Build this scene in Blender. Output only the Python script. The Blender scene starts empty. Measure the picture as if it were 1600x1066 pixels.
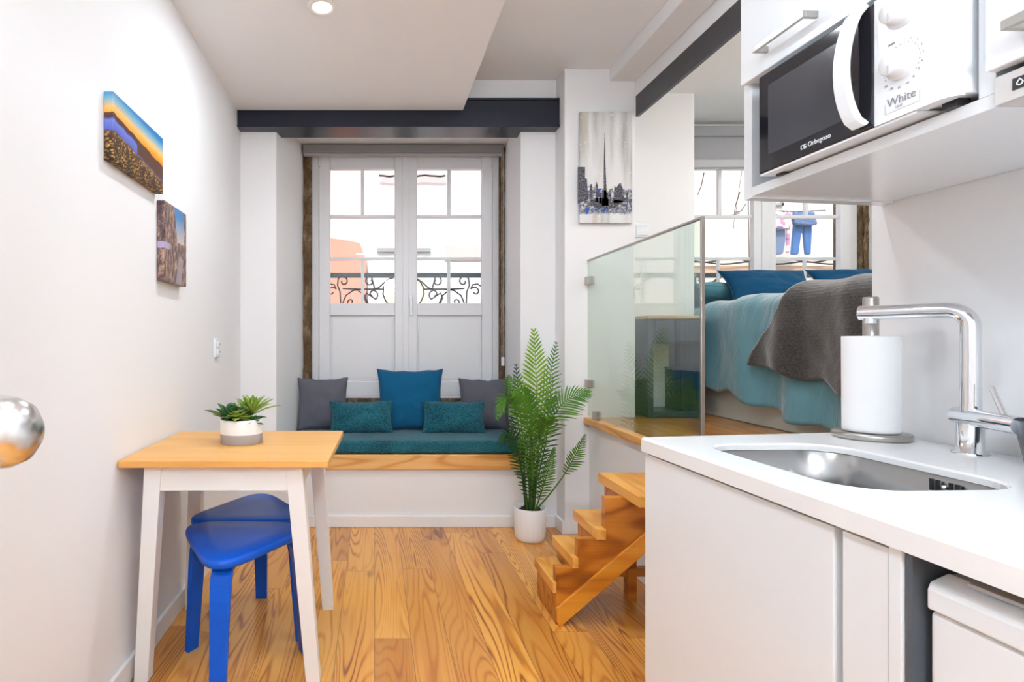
import bpy, bmesh, math, random
from mathutils import Vector, Matrix, noise as mnoise
R = math.radians
PI = math.pi
rnd = random.Random(7)
sc = bpy.context.scene
COL = sc.collection

# ------------------------------------------------------------------ camera, world, sun, lights, exposure
CAMH = 1.10
cam_d = bpy.data.cameras.new('camera'); cam = bpy.data.objects.new('camera', cam_d); COL.objects.link(cam)
cam.location = (0, 0, CAMH); cam.rotation_euler = (R(90), 0, 0)
cam_d.sensor_width = 36.0; cam_d.lens = 900.0 / 1600.0 * 36.0
cam_d.shift_x = (800 - 585) / 1600.0; cam_d.shift_y = 0.0
cam_d.clip_start = 0.02; cam_d.clip_end = 200
sc.camera = cam
sc.view_settings.view_transform = 'Standard'; sc.view_settings.look = 'None'
sc.view_settings.gamma = 1.0; sc.view_settings.use_curve_mapping = False
sc.view_settings.exposure = 0.14

world = bpy.data.worlds.new('world'); sc.world = world; world.use_nodes = True
wn = world.node_tree; wn.nodes.clear()
wo = wn.nodes.new('ShaderNodeOutputWorld'); wb = wn.nodes.new('ShaderNodeBackground'); ws = wn.nodes.new('ShaderNodeTexSky')
ws.sky_type = 'NISHITA'; ws.sun_disc = False; ws.sun_elevation = R(50); ws.sun_rotation = R(200); ws.air_density = 1.0; ws.dust_density = 2.0
wb.inputs['Strength'].default_value = 0.30
wn.links.new(ws.outputs[0], wb.inputs[0]); wn.links.new(wb.outputs[0], wo.inputs[0])

sun_d = bpy.data.lights.new('sun', 'SUN'); sun = bpy.data.objects.new('sun', sun_d); COL.objects.link(sun)
sun_d.energy = 2.0; sun_d.angle = R(1.0); sun_d.color = (1, .95, .88)
sun.rotation_euler = (R(42), 0, R(-12))       # shines over this house onto the facades across the street

def area(name, loc, size, power, rot=(0, 0, 0), color=(.85, .925, 1.0), shape='DISK', spread=180, size_y=None):
    d = bpy.data.lights.new(name, 'AREA'); o = bpy.data.objects.new(name, d); COL.objects.link(o)
    d.shape = shape; d.size = size; d.energy = power; d.color = color; d.spread = R(spread)
    if size_y: d.size_y = size_y
    o.location = loc; o.rotation_euler = rot
    return o
# daylight portals in the two window openings (they only guide the sky light that comes in)
for nm, x in (('window_portal', .22), ('window_portal', 2.73)):
    p = area(nm, (x, 4.20, 1.6), 1.3, 1, (R(-90), 0, 0), (1, 1, 1), 'RECTANGLE', 180, 1.6); p.data.cycles.is_portal = True

DOWNLIGHTS_AND_FILL = [(-.21, 2.31, 2.44, 9), (-.21, .75, 2.44, 6), (-.21, -.65, 2.44, 6),
              (.95, 1.75, 2.65, 9), (.72, .35, 2.65, 8), (.72, -.75, 2.65, 6)]  # first is the real fitting; the others are unseen, added for fill
ROOM2_FILL = [(2.35, 2.35, 2.605, 6), (2.9, 3.1, 2.605, 5)]  # unseen bedroom lights, also added for fill
# unseen globes added as fill light: one behind the viewer, one in the sleeping area behind the kitchen wall (position, watts)
FILL_GLOBES = [(.25, -.75, 1.95, 66), (2.75, 2.45, 2.15, 17)]

# ------------------------------------------------------------------ node materials
class NT:
    def __init__(s, name):
        s.m = bpy.data.materials.new(name); s.m.use_nodes = True; s.t = s.m.node_tree; s.t.nodes.clear()
        s.out = s.t.nodes.new('ShaderNodeOutputMaterial')
    def n(s, typ, ins=None, **kw):
        nd = s.t.nodes.new(typ)
        for k, v in kw.items(): setattr(nd, k, v)
        for k, v in (ins or {}).items(): s.set(nd.inputs[k], v)
        return nd
    def set(s, inp, v):
        if hasattr(v, 'bl_rna') and hasattr(v, 'is_output'): s.t.links.new(v, inp)
        elif isinstance(v, bpy.types.Node): s.t.links.new(v.outputs[0], inp)
        elif isinstance(v, (tuple, list)):
            try: inp.default_value = v
            except Exception: inp.default_value = tuple(v) + (1,)
        else: inp.default_value = v
    def math(s, op, a, b=0.0, c=None, clamp=False):
        nd = s.t.nodes.new('ShaderNodeMath'); nd.operation = op; nd.use_clamp = clamp
        s.set(nd.inputs[0], a); s.set(nd.inputs[1], b)
        if c is not None: s.set(nd.inputs[2], c)
        return nd.outputs[0]
    def mix(s, f, a, b, blend='MIX'):
        nd = s.t.nodes.new('ShaderNodeMix'); nd.data_type = 'RGBA'; nd.blend_type = blend
        s.set(nd.inputs['Factor'], f)
        def c4(x): return tuple(x) + (1,) if isinstance(x, (tuple, list)) and len(x) == 3 else x
        s.set(nd.inputs[6], c4(a)); s.set(nd.inputs[7], c4(b))
        return nd.outputs[2]
    def ramp(s, f, stops, interp='LINEAR'):
        nd = s.t.nodes.new('ShaderNodeValToRGB'); nd.color_ramp.interpolation = interp
        el = nd.color_ramp.elements
        while len(el) < len(stops): el.new(.5)
        for e, (p, c) in zip(el, stops): e.position = p; e.color = tuple(c) + (1,) if len(c) == 3 else c
        s.set(nd.inputs[0], f); return nd.outputs[0]
    def coord(s, kind='Object', scale=(1, 1, 1), loc=(0, 0, 0), rot=(0, 0, 0)):
        tc = s.t.nodes.new('ShaderNodeTexCoord'); mp = s.t.nodes.new('ShaderNodeMapping')
        s.t.links.new(tc.outputs[kind], mp.inputs[0])
        mp.inputs['Scale'].default_value = scale; mp.inputs['Location'].default_value = loc; mp.inputs['Rotation'].default_value = rot
        return mp.outputs[0]
    def noise(s, vec, scale=5, detail=3, rough=.5, dist=0, w=None):
        nd = s.n('ShaderNodeTexNoise', {'Scale': scale, 'Detail': detail, 'Roughness': rough, 'Distortion': dist, 'Vector': vec})
        return nd.outputs[0]
    def bump(s, h, strength=.2, dist=.01):
        return s.n('ShaderNodeBump', {'Height': h, 'Strength': strength, 'Distance': dist}).outputs[0]
    def bsdf(s, color=(.8, .8, .8), rough=.5, metal=0, spec=.5, normal=None, **kw):
        b = s.t.nodes.new('ShaderNodeBsdfPrincipled')
        c4 = tuple(color) + (1,) if isinstance(color, (tuple, list)) and len(color) == 3 else color
        s.set(b.inputs['Base Color'], c4); s.set(b.inputs['Roughness'], rough); s.set(b.inputs['Metallic'], metal)
        s.set(b.inputs['Specular IOR Level'], spec)
        if normal is not None: s.set(b.inputs['Normal'], normal)
        for k, v in kw.items(): s.set(b.inputs[k.replace('_', ' ')], v)
        s.t.links.new(b.outputs[0], s.out.inputs[0]); return b

def plain(name, color, rough=.5, metal=0, spec=.5, nscale=40, var=.03, bump=.03, **kw):
    """one colour with a slight procedural mottling and surface texture"""
    t = NT(name); v = t.coord()
    nz = t.noise(v, nscale, 4)
    c = t.mix(nz, tuple(x * (1 - var) for x in color), tuple(min(1, x * (1 + var)) for x in color))
    t.bsdf(c, rough, metal, spec, t.bump(nz, bump, .002), **kw)
    return t.m

def fabric(name, c1, c2, scale=350, rough=.95, bump=.6, sheen=.15, var=.2):
    t = NT(name); v = t.coord()
    w1 = t.n('ShaderNodeTexWave', {'Vector': v, 'Scale': scale * .25, 'Distortion': 1.5, 'Detail': 1.0, 'Detail Scale': 3.0}, bands_direction='X').outputs[1]
    w2 = t.n('ShaderNodeTexWave', {'Vector': v, 'Scale': scale * .25, 'Distortion': 1.5, 'Detail': 1.0, 'Detail Scale': 3.0}, bands_direction='Z').outputs[1]
    nz = t.noise(v, scale, 3, .7)
    h = t.math('ADD', t.math('MULTIPLY', w1, w2), nz)
    big = t.noise(v, 6, 2)
    f = t.math('ADD', t.math('MULTIPLY', nz, 1.0), t.math('MULTIPLY', t.math('SUBTRACT', big, .5), var))
    c = t.ramp(f, [(.38, c1), (.62, c2)])
    b = t.bsdf(c, rough, 0, .2, t.bump(h, bump, .002))
    b.inputs['Sheen Weight'].default_value = sheen
    return t.m

def wood(name, pale, mid, dark, axis='Y', planks=None, rough=.35, ring=26, contrast=.6, coat=0.0, scale=1.0, knots=True, width_axis='X', lf=.75, wf=5.5, mask=0.0):
    """pine: growth rings cut as contour lines of a stretched noise, per-plank offsets, fine pores and knots"""
    t = NT(name); tc = t.coord()
    sep = t.n('ShaderNodeSeparateXYZ', {0: tc})
    ax = {'X': 0, 'Y': 1, 'Z': 2}
    L = sep.outputs[ax[axis]]; W = sep.outputs[ax[width_axis]]
    T = sep.outputs[({0, 1, 2} - {ax[axis], ax[width_axis]}).pop()]
    joint = None
    if planks:
        pw, pl = planks
        i = t.math('FLOOR', t.math('DIVIDE', W, pw))
        wnz = t.n('ShaderNodeTexWhiteNoise', {'W': i}, noise_dimensions='1D')
        off = t.math('MULTIPLY', wnz.outputs[0], pl)
        j = t.math('FLOOR', t.math('DIVIDE', t.math('ADD', L, off), pl))
        idn = t.n('ShaderNodeTexWhiteNoise', {0: t.n('ShaderNodeCombineXYZ', {0: i, 1: j, 2: 3.7})}, noise_dimensions='3D')
        rv = idn.outputs[0]; rc = t.n('ShaderNodeSeparateColor', {0: idn.outputs[1]})
        fw = t.math('FRACT', t.math('DIVIDE', W, pw)); fl = t.math('FRACT', t.math('DIVIDE', t.math('ADD', L, off), pl))
        ew = t.math('MINIMUM', fw, t.math('SUBTRACT', 1.0, fw)); el = t.math('MINIMUM', fl, t.math('SUBTRACT', 1.0, fl))
        gw = t.math('LESS_THAN', ew, .0011 / pw); gl = t.math('LESS_THAN', el, .0011 / pl)
        joint = t.math('MAXIMUM', gw, gl)
        W2 = t.math('ADD', W, t.math('MULTIPLY', rc.outputs[0], 37.0)); L2 = t.math('ADD', L, t.math('MULTIPLY', rc.outputs[1], 91.0))
    else:
        W2, L2, rv = W, L, None
    vec = t.n('ShaderNodeCombineXYZ', {0: t.math('MULTIPLY', W2, wf * scale), 1: t.math('MULTIPLY', L2, lf * scale), 2: t.math('MULTIPLY', T, 5.5 * scale)}).outputs[0]
    n1 = t.noise(vec, 1.0, 1.5, .45, .25)
    s = t.math('SINE', t.math('MULTIPLY', n1, ring * 6.283 * .5))
    s01 = t.math('MULTIPLY_ADD', s, .5, .5)
    rings = t.math('POWER', s01, 3.6)
    vf = t.n('ShaderNodeCombineXYZ', {0: t.math('MULTIPLY', W2, 140), 1: t.math('MULTIPLY', L2, 4), 2: t.math('MULTIPLY', T, 140)}).outputs[0]
    pores = t.noise(vf, 1.0, 3, .6)
    vb = t.n('ShaderNodeCombineXYZ', {0: t.math('MULTIPLY', W2, 9), 1: t.math('MULTIPLY', L2, .9), 2: T}).outputs[0]
    broad = t.noise(vb, 1.0, 2, .5)
    if mask:
        mk = t.math('MULTIPLY_ADD', t.ramp(t.noise(vb, .8, 1), [(.40, (0, 0, 0)), (.62, (1, 1, 1))]), mask, 1 - mask)
        rings = t.math('MULTIPLY', rings, mk)
    f = t.math('ADD', t.math('MULTIPLY', rings, contrast * .62), t.math('MULTIPLY', t.math('SUBTRACT', pores, .5), .45))
    f = t.math('ADD', f, t.math('MULTIPLY', t.math('SUBTRACT', broad, .42), .9), clamp=True)
    c = t.ramp(f, [(0, pale), (.42, mid), (1, dark)])
    if planks:
        tone = t.ramp(rv, [(0, (.66, .54, .46)), (.3, (.88, .83, .78)), (.62, (1, 1, 1)), (1, (1.0, 1.0, 1.0))])
        c = t.mix(.85, c, tone, 'MULTIPLY')
        c = t.mix(t.math('MULTIPLY', joint, .7), c, (.10, .045, .015))
    if knots:
        vk = t.n('ShaderNodeCombineXYZ', {0: t.math('MULTIPLY', W2, 3.0), 1: t.math('MULTIPLY', L2, 1.15), 2: t.math('MULTIPLY', T, 3.0)}).outputs[0]
        vo = t.n('ShaderNodeTexVoronoi', {'Vector': vk, 'Scale': 1.3}).outputs[0]
        k = t.ramp(vo, [(.0, (1, 1, 1)), (.045, (.9, .9, .9)), (.10, (0, 0, 0))])
        c = t.mix(t.math('MULTIPLY', k, .8), c, (.09, .03, .01))
    h = t.math('ADD', rings, pores)
    if joint is not None: h = t.math('SUBTRACT', h, t.math('MULTIPLY', joint, 4))
    b = t.bsdf(c, rough, 0, .5, t.bump(h, .12, .0015))
    if coat: b.inputs['Coat Weight'].default_value = coat; b.inputs['Coat Roughness'].default_value = .15
    return t.m

def metal(name, color, rough, brushed=None):
    t = NT(name)
    if brushed:
        v = t.coord(scale=brushed); nz = t.noise(v, 60, 3)
        t.bsdf(t.mix(nz, tuple(x * .9 for x in color), color), t.math('MULTIPLY_ADD', nz, .15, rough - .05), 1, .5, t.bump(nz, .08, .001))
    else:
        v = t.coord(); nz = t.noise(v, 30, 2)
        t.bsdf(color, t.math('MULTIPLY_ADD', nz, .03, rough), 1)
    return t.m

def glass(name, tint, refl_rough=0.0, ior=1.45):
    t = NT(name)
    nz = t.noise(t.coord(), 3, 1)
    tr = t.n('ShaderNodeBsdfTransparent', {0: tuple(tint) + (1,)}); gl = t.n('ShaderNodeBsdfGlossy', {0: (1, 1, 1, 1), 'Roughness': refl_rough})
    geo = t.n('ShaderNodeNewGeometry')
    dp = t.n('ShaderNodeVectorMath', {0: geo.outputs['Normal'], 1: geo.outputs['Incoming']}, operation='DOT_PRODUCT').outputs['Value']
    om = t.math('SUBTRACT', 1.0, t.math('ABSOLUTE', dp), clamp=True)
    f0 = ((ior - 1) / (ior + 1)) ** 2
    fr = t.math('MULTIPLY_ADD', t.math('POWER', om, 5.0), 1 - f0, t.math('MULTIPLY_ADD', nz, .004, f0))
    mx = t.n('ShaderNodeMixShader', {0: fr, 1: tr.outputs[0], 2: gl.outputs[0]})
    t.t.links.new(mx.outputs[0], t.out.inputs[0]); return t.m

M = {}
M['wall'] = plain('wall_paint', (.86, .86, .865), .75, bump=.05, var=.01, nscale=120)
M['ceil'] = plain('ceiling_paint', (.88, .885, .90), .85, bump=.04, var=.01, nscale=90)
M['trimw'] = plain('white_trim', (.88, .87, .86), .35, var=.008)
M['beam'] = plain('anthracite_beam_paint', (.016, .019, .032), .28, spec=.35, var=.1, nscale=12)
M['beam2'] = plain('dark_grey_beam_paint', (.055, .055, .062), .45, var=.1, nscale=12)
M['upvc'] = plain('white_window_frame', (.80, .81, .83), .3, var=.006, bump=.01)
M['floor'] = wood('floor_planks', (.82, .40, .08), (.67, .255, .034), (.20, .05, .006), 'Y', planks=(.135, 1.5), rough=.3, ring=50, contrast=1.25, coat=.2, lf=.50, wf=6.5, mask=.62)
M['plat_floor'] = wood('platform_planks', (.72, .35, .10), (.60, .25, .06), (.32, .11, .02), 'Y', planks=(.14, 1.3), rough=.3, ring=12, coat=.2)
M['pineX'] = wood('pine_board_across', (.85, .50, .19), (.74, .36, .10), (.45, .17, .035), 'X', rough=.4, ring=20, contrast=.8, width_axis='Z', knots=False)
M['pineY'] = wood('pine_board_along', (.80, .43, .14), (.68, .31, .075), (.38, .13, .025), 'Y', rough=.35, ring=18, contrast=.8)
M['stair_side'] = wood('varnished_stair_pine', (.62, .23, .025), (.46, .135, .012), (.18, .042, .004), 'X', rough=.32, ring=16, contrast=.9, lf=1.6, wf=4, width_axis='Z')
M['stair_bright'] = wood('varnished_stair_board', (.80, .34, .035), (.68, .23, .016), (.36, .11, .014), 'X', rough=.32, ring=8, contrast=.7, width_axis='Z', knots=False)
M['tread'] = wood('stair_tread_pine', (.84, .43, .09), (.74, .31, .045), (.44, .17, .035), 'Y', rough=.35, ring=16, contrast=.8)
M['birch'] = wood('birch_table_top', (.80, .43, .125), (.74, .36, .09), (.62, .27, .06), 'X', rough=.4, ring=10, contrast=.35, width_axis='Y', knots=False)
M['cabtop'] = wood('oak_cabinet_top', (.72, .50, .27), (.60, .38, .18), (.42, .24, .1), 'X', ring=20, width_axis='Y', knots=False)
M['white_lacq'] = plain('white_lacquer', (.84, .88, .915), .16, var=.004, bump=.006)
M['white_leg'] = plain('white_painted_wood', (.88, .875, .865), .4, var=.01)
M['counter'] = plain('white_worktop', (.89, .90, .905), .12, var=.006, bump=.004)
M['blue'] = plain('blue_lacquered_wood', (.001, .085, .52), .34, spec=.3, var=.06, bump=.02)
M['steel'] = metal('brushed_steel', (.38, .38, .375), .26, (1, 14, 1))
M['sinksteel'] = metal('satin_sink_steel', (.42, .42, .415), .24)
M['steelv'] = metal('brushed_steel_handle', (.46, .44, .41), .28, (14, 1, 14))
M['knob'] = metal('satin_nickel', (.72, .70, .68), .2, (1, 30, 30))
M['chrome'] = metal('chrome', (.80, .82, .85), .045)
M['teal'] = fabric('teal_weave', (.001, .03, .055), (.03, .19, .235), 170, bump=.9)
M['bluec'] = fabric('petrol_blue_cotton', (.004, .085, .19), (.006, .115, .24), 500, bump=.2, sheen=.1)
M['bluep'] = fabric('petrol_blue_pillowcase', (.002, .05, .12), (.004, .07, .16), 300, bump=.1, sheen=.1)
M['greyc'] = fabric('slate_grey_cotton', (.10, .10, .125), (.135, .135, .16), 500, bump=.2, sheen=.1)
M['duvet'] = fabric('teal_satin_duvet', (.115, .285, .35), (.13, .32, .39), 60, rough=.38, bump=.02, sheen=.6)
_t = NT('teal_satin_duvet_cloth'); _v = _t.coord(scale=(1, 2.2, .7))
_w = _t.noise(_v, 5.5, 3, .55, .8); _f = _t.noise(_t.coord(), 400, 2)
_b = _t.bsdf(_t.mix(_f, (.105, .27, .335), (.125, .305, .375)), .36, 0, .45, _t.bump(_w, .5, .03)); _b.inputs['Sheen Weight'].default_value = .5; M['duvet'] = _t.m
M['duvetp'] = fabric('pale_teal_pillow', (.06, .20, .25), (.10, .26, .31), 300, rough=.6, bump=.1)
M['throw'] = fabric('charcoal_fleece', (.035, .030, .029), (.075, .066, .063), 90, bump=.5, sheen=.6)
M['bedpat'] = fabric('patterned_pillow', (.01, .06, .09), (.2, .4, .42), 30, bump=.1)
M['bedbase'] = plain('cream_bed_base', (.70, .67, .63), .5)
M['navycab'] = plain('slate_cabinet', (.05, .065, .09), .3, var=.05)
M['navybox'] = plain('dark_navy_box', (.008, .016, .028), .35, var=.1)
M['black'] = plain('black_glass_door', (.012, .011, .016), .06, spec=.6, var=.05, bump=0)
M['mwglass'] = plain('microwave_window', (.05, .052, .062), .14, var=.05, nscale=300)
M['blackp'] = plain('black_plastic', (.012, .012, .014), .35)
M['greyp'] = plain('grey_plastic', (.45, .45, .47), .4)
M['dkgrey'] = plain('dark_grey_plastic', (.075, .085, .10), .4)
M['print'] = plain('grey_print', (.25, .25, .27), .5)
M['whitep'] = plain('white_plastic', (.83, .865, .90), .22, var=.004, bump=.005)
M['hoodm'] = plain('light_grey_hood', (.62, .61, .60), .35)
M['paper'] = plain('paper_towel', (.88, .88, .885), .9, nscale=260, var=.012, bump=.35)
M['pot'] = plain('white_ceramic', (.86, .85, .84), .35, var=.01)
M['potgrey'] = plain('grey_cement', (.40, .38, .38), .8, nscale=90, var=.07)
M['soil'] = plain('bark_soil', (.045, .020, .012), .95, nscale=150, var=.6, bump=1)
M['blind'] = plain('grey_blind_fabric', (.30, .30, .31), .8, nscale=300, var=.03)
M['blindw'] = plain('pale_grey_blind', (.36, .36, .375), .8, nscale=300, var=.03)
M['glass'] = glass('window_glass', (.98, .99, .985))
M['bglass'] = glass('greenish_balustrade_glass', (.87, .93, .90), ior=1.75)
M['iron'] = plain('wrought_iron', (.022, .02, .022), .55, var=.2)
M['ironrail'] = plain('painted_handrail', (.055, .085, .11), .4, var=.1)

def stone():
    t = NT('rough_brown_stone'); v = t.coord(scale=(1, 1, .5))
    a = t.noise(v, 22, 6, .7); b_ = t.noise(v, 90, 4, .7)
    c = t.ramp(t.math('ADD', t.math('MULTIPLY', a, .7), t.math('MULTIPLY', b_, .3)), [(.3, (.03, .018, .01)), (.5, (.16, .10, .055)), (.7, (.42, .33, .22))])
    t.bsdf(c, .9, 0, .2, t.bump(a, 1, .02)); return t.m
M['stone'] = stone()
def leafmat(name, a, b_):
    t = NT(name); v = t.coord(); n = t.noise(v, 9, 3)
    c = t.ramp(n, [(.35, a), (.65, b_)])
    b = t.bsdf(c, .38, 0, .5); b.inputs['Subsurface Weight'].default_value = 0.0
    tl = t.n('ShaderNodeBsdfTranslucent', {0: c}); mx = t.n('ShaderNodeMixShader', {0: .25, 1: b.outputs[0], 2: tl.outputs[0]})
    t.t.links.new(mx.outputs[0], t.out.inputs[0]); return t.m
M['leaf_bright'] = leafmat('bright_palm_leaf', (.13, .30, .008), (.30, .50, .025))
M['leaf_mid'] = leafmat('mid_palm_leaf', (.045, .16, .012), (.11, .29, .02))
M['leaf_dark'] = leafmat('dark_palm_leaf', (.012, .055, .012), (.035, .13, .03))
M['stem'] = leafmat('palm_stem', (.10, .18, .03), (.20, .28, .06))
M['suc_dark'] = leafmat('succulent_dark_green', (.02, .11, .03), (.06, .22, .04))
M['suc_lime'] = leafmat('succulent_lime', (.25, .42, .04), (.45, .60, .12))
M['suc_olive'] = leafmat('succulent_olive', (.26, .36, .03), (.48, .55, .09))

# ------------------------------------------------------------------ mesh helpers
LOCS = {}
class MB:
    def __init__(s, xf=None): s.v = []; s.f = []; s.xf = xf; s.sm = []
    def _add(s, vs, fs, smooth=False):
        b = len(s.v)
        if s.xf: vs = [s.xf(Vector(p)) for p in vs]
        s.v += [Vector(p) for p in vs]; s.f += [tuple(i + b for i in f) for f in fs]; s.sm += [smooth] * len(fs)
        return s
    def box(s, x0, x1, y0, y1, z0, z1):
        vs = [(x, y, z) for z in (z0, z1) for y in (y0, y1) for x in (x0, x1)]
        return s._add(vs, [(0, 2, 3, 1), (4, 5, 7, 6), (0, 1, 5, 4), (1, 3, 7, 5), (3, 2, 6, 7), (2, 0, 4, 6)])
    def hexa(s, a, b):       # a: 4 bottom corners, b: 4 top corners
        return s._add(list(a) + list(b), [(3, 2, 1, 0), (4, 5, 6, 7), (0, 1, 5, 4), (1, 2, 6, 5), (2, 3, 7, 6), (3, 0, 4, 7)])
    def prism(s, pts, ext):  # polygon extruded along the vector ext
        n = len(pts); e = Vector(ext); a = [Vector(p) for p in pts]; b = [p + e for p in a]
        return s._add(a + b, [tuple(range(n - 1, -1, -1)), tuple(range(n, 2 * n))] + [(i, (i + 1) % n, n + (i + 1) % n, n + i) for i in range(n)])
    def tube(s, path, r, seg=10, caps=True, flat=None):
        path = [Vector(p) for p in path]; n = len(path); rr = r if isinstance(r, (list, tuple)) else [r] * n
        vs = []; up = None
        for i, p in enumerate(path):
            t = (path[min(i + 1, n - 1)] - path[max(i - 1, 0)]).normalized()
            if up is None:
                up = Vector((0, 0, 1)) if abs(t.z) < .9 else Vector((1, 0, 0))
            u = (up - t * up.dot(t)).normalized(); w = t.cross(u); up = u
            for k in range(seg):
                a = 2 * PI * k / seg
                vs.append(p + (u * math.cos(a) + w * math.sin(a) * (flat or 1)) * rr[i])
        fs = [(i * seg + k, i * seg + (k + 1) % seg, (i + 1) * seg + (k + 1) % seg, (i + 1) * seg + k) for i in range(n - 1) for k in range(seg)]
        s._add(vs, fs, True)
        if caps:
            s._add(vs[:seg], [tuple(range(seg - 1, -1, -1))]); s._add(vs[-seg:], [tuple(range(seg))])
        return s
    def strap(s, path, widths, th, side):   # flat rectangular section swept along path; side = width direction
        path = [Vector(p) for p in path]; n = len(path); sd = Vector(side).normalized(); vs = []
        for i, p in enumerate(path):
            t = (path[min(i + 1, n - 1)] - path[max(i - 1, 0)]).normalized(); nn = t.cross(sd).normalized(); w = widths[i] if isinstance(widths, list) else widths
            for a, b in ((-1, -1), (1, -1), (1, 1), (-1, 1)): vs.append(p + sd * a * w / 2 + nn * b * th / 2)
        fs = [(i * 4 + k, i * 4 + (k + 1) % 4, (i + 1) * 4 + (k + 1) % 4, (i + 1) * 4 + k) for i in range(n - 1) for k in range(4)]
        return s._add(vs, fs + [(3, 2, 1, 0), tuple(4 * (n - 1) + k for k in range(4))])
    def lathe(s, prof, c=(0, 0, 0), seg=40, axis='Z', fn=None, closed=False):
        vs = []; c = Vector(c)
        for r, h in prof:
            for k in range(seg):
                a = 2 * PI * k / seg; q = r * (fn(a, h) if fn else 1)
                p = (q * math.cos(a), q * math.sin(a), h)
                if axis == 'X': p = (h, p[0], p[1])
                if axis == 'Y': p = (p[0], h, -p[1])
                vs.append(c + Vector(p))
        n = len(prof)
        fs = [(i * seg + k, i * seg + (k + 1) % seg, (i + 1) * seg + (k + 1) % seg, (i + 1) * seg + k) for i in range(n - 1) for k in range(seg)]
        s._add(vs, fs, True)
        if prof[0][0] > 1e-6: s._add(vs[:seg], [tuple(range(seg - 1, -1, -1))])
        if prof[-1][0] > 1e-6: s._add(vs[-seg:], [tuple(range(seg))])
        return s
    def grid(s, fn, nu, nv, wrap_u=False):
        vs = [fn(i / nu, j / nv) for j in range(nv + 1) for i in range(nu + 1)]
        fs = [(j * (nu + 1) + i, j * (nu + 1) + i + 1, (j + 1) * (nu + 1) + i + 1, (j + 1) * (nu + 1) + i) for j in range(nv) for i in range(nu)]
        return s._add(vs, fs, True)
    def build(s, name, mat, parent=None, bevel=0, seg=2, fix=True, weld=False, solid=0, sub=0):
        off = LOCS.get(parent.name, Vector()) if parent else Vector()
        me = bpy.data.meshes.new(name); me.from_pydata([p - off for p in s.v], [], s.f)
        me.polygons.foreach_set('use_smooth', s.sm)
        if fix:
            bm = bmesh.new(); bm.from_mesh(me)
            if weld: bmesh.ops.remove_doubles(bm, verts=bm.verts, dist=1e-5)
            bmesh.ops.recalc_face_normals(bm, faces=bm.faces); bm.to_mesh(me); bm.free()
        me.materials.append(M[mat] if isinstance(mat, str) else mat)
        o = bpy.data.objects.new(name, me); COL.objects.link(o)
        if parent: o.parent = parent
        LOCS[o.name] = off.copy()
        if solid: m = o.modifiers.new('solid', 'SOLIDIFY'); m.thickness = solid; m.offset = 0
        if sub: m = o.modifiers.new('sub', 'SUBSURF'); m.levels = sub; m.render_levels = sub
        if bevel:
            m = o.modifiers.new('bevel', 'BEVEL'); m.width = bevel; m.segments = seg; m.limit_method = 'ANGLE'; m.angle_limit = R(40)
        return o

def tag(o, label=None, cat=None, group=None, kind=None):
    if label: o['label'] = label
    if cat: o['category'] = cat
    if group: o['group'] = group
    if kind: o['kind'] = kind
    return o
def thing(name, loc, label, cat, group=None, kind=None):
    o = bpy.data.objects.new(name, None); COL.objects.link(o); o.location = loc; o.empty_display_size = .1
    LOCS[o.name] = Vector(loc); return tag(o, label, cat, group, kind)
def struct(o, label=None, cat=None): return tag(o, label, cat, None, 'structure')
def at(px, py, Y): return Vector(((px - 585) * Y / 900, Y, CAMH + (533 - py) * Y / 900))
def text(body, size, origin, udir, zdir, name, mat, parent, ext=.0004, align='LEFT', shear=0):
    c = bpy.data.curves.new('lettering', 'FONT'); c.body = body; c.size = size; c.extrude = ext; c.align_x = align; c.shear = shear
    tmp = bpy.data.objects.new('lettering_source', c)
    COL.objects.link(tmp); bpy.context.view_layer.update()
    me = bpy.data.meshes.new_from_object(tmp.evaluated_get(bpy.context.evaluated_depsgraph_get()))
    COL.objects.unlink(tmp); bpy.data.objects.remove(tmp)
    u = Vector(udir).normalized(); z = Vector(zdir).normalized(); n = u.cross(z)
    off = LOCS.get(parent.name, Vector()) if parent else Vector()
    for v in me.vertices: v.co = Vector(origin) + u * v.co.x + z * v.co.y + n * v.co.z - off
    me.materials.clear(); me.materials.append(M[mat])
    o = bpy.data.objects.new(name, me); COL.objects.link(o); o.parent = parent; return o

# ------------------------------------------------------------------ room shell
XL = -.80; YB = 4.05; ZS = 2.44; ZC = 2.65; YR = -1.6
struct(MB().box(XL - .1, 3.9, YR - .1, 4.5, -.06, 0).build('floor', 'floor'))
struct(MB().box(XL - .15, XL, YR, 4.3, 0, 2.75).build('wall_left', 'wall'))
struct(MB().box(XL - .15, 3.8, YR - .12, YR, 0, 2.75).build('wall_rear', 'wall'))
struct(MB().box(XL - .15, .515, YR, 3.345, ZS, ZC + .12).build('ceiling_soffit', 'ceil', bevel=.003))
struct(MB().box(.515, 3.9, YR, 4.3, ZC, ZC + .12).build('ceiling', 'ceil'))
struct(MB().box(1.335, 1.48, YR, 3.27, 2.575, ZC).build('ceiling_beam_casing', 'ceil', bevel=.003))
struct(MB().box(1.56, 3.9, 1.6, 4.3, 2.605, ZC).build('ceiling_bedroom', plain('bedroom_ceiling_paint', (.84, .82, .79), .85)))
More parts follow.
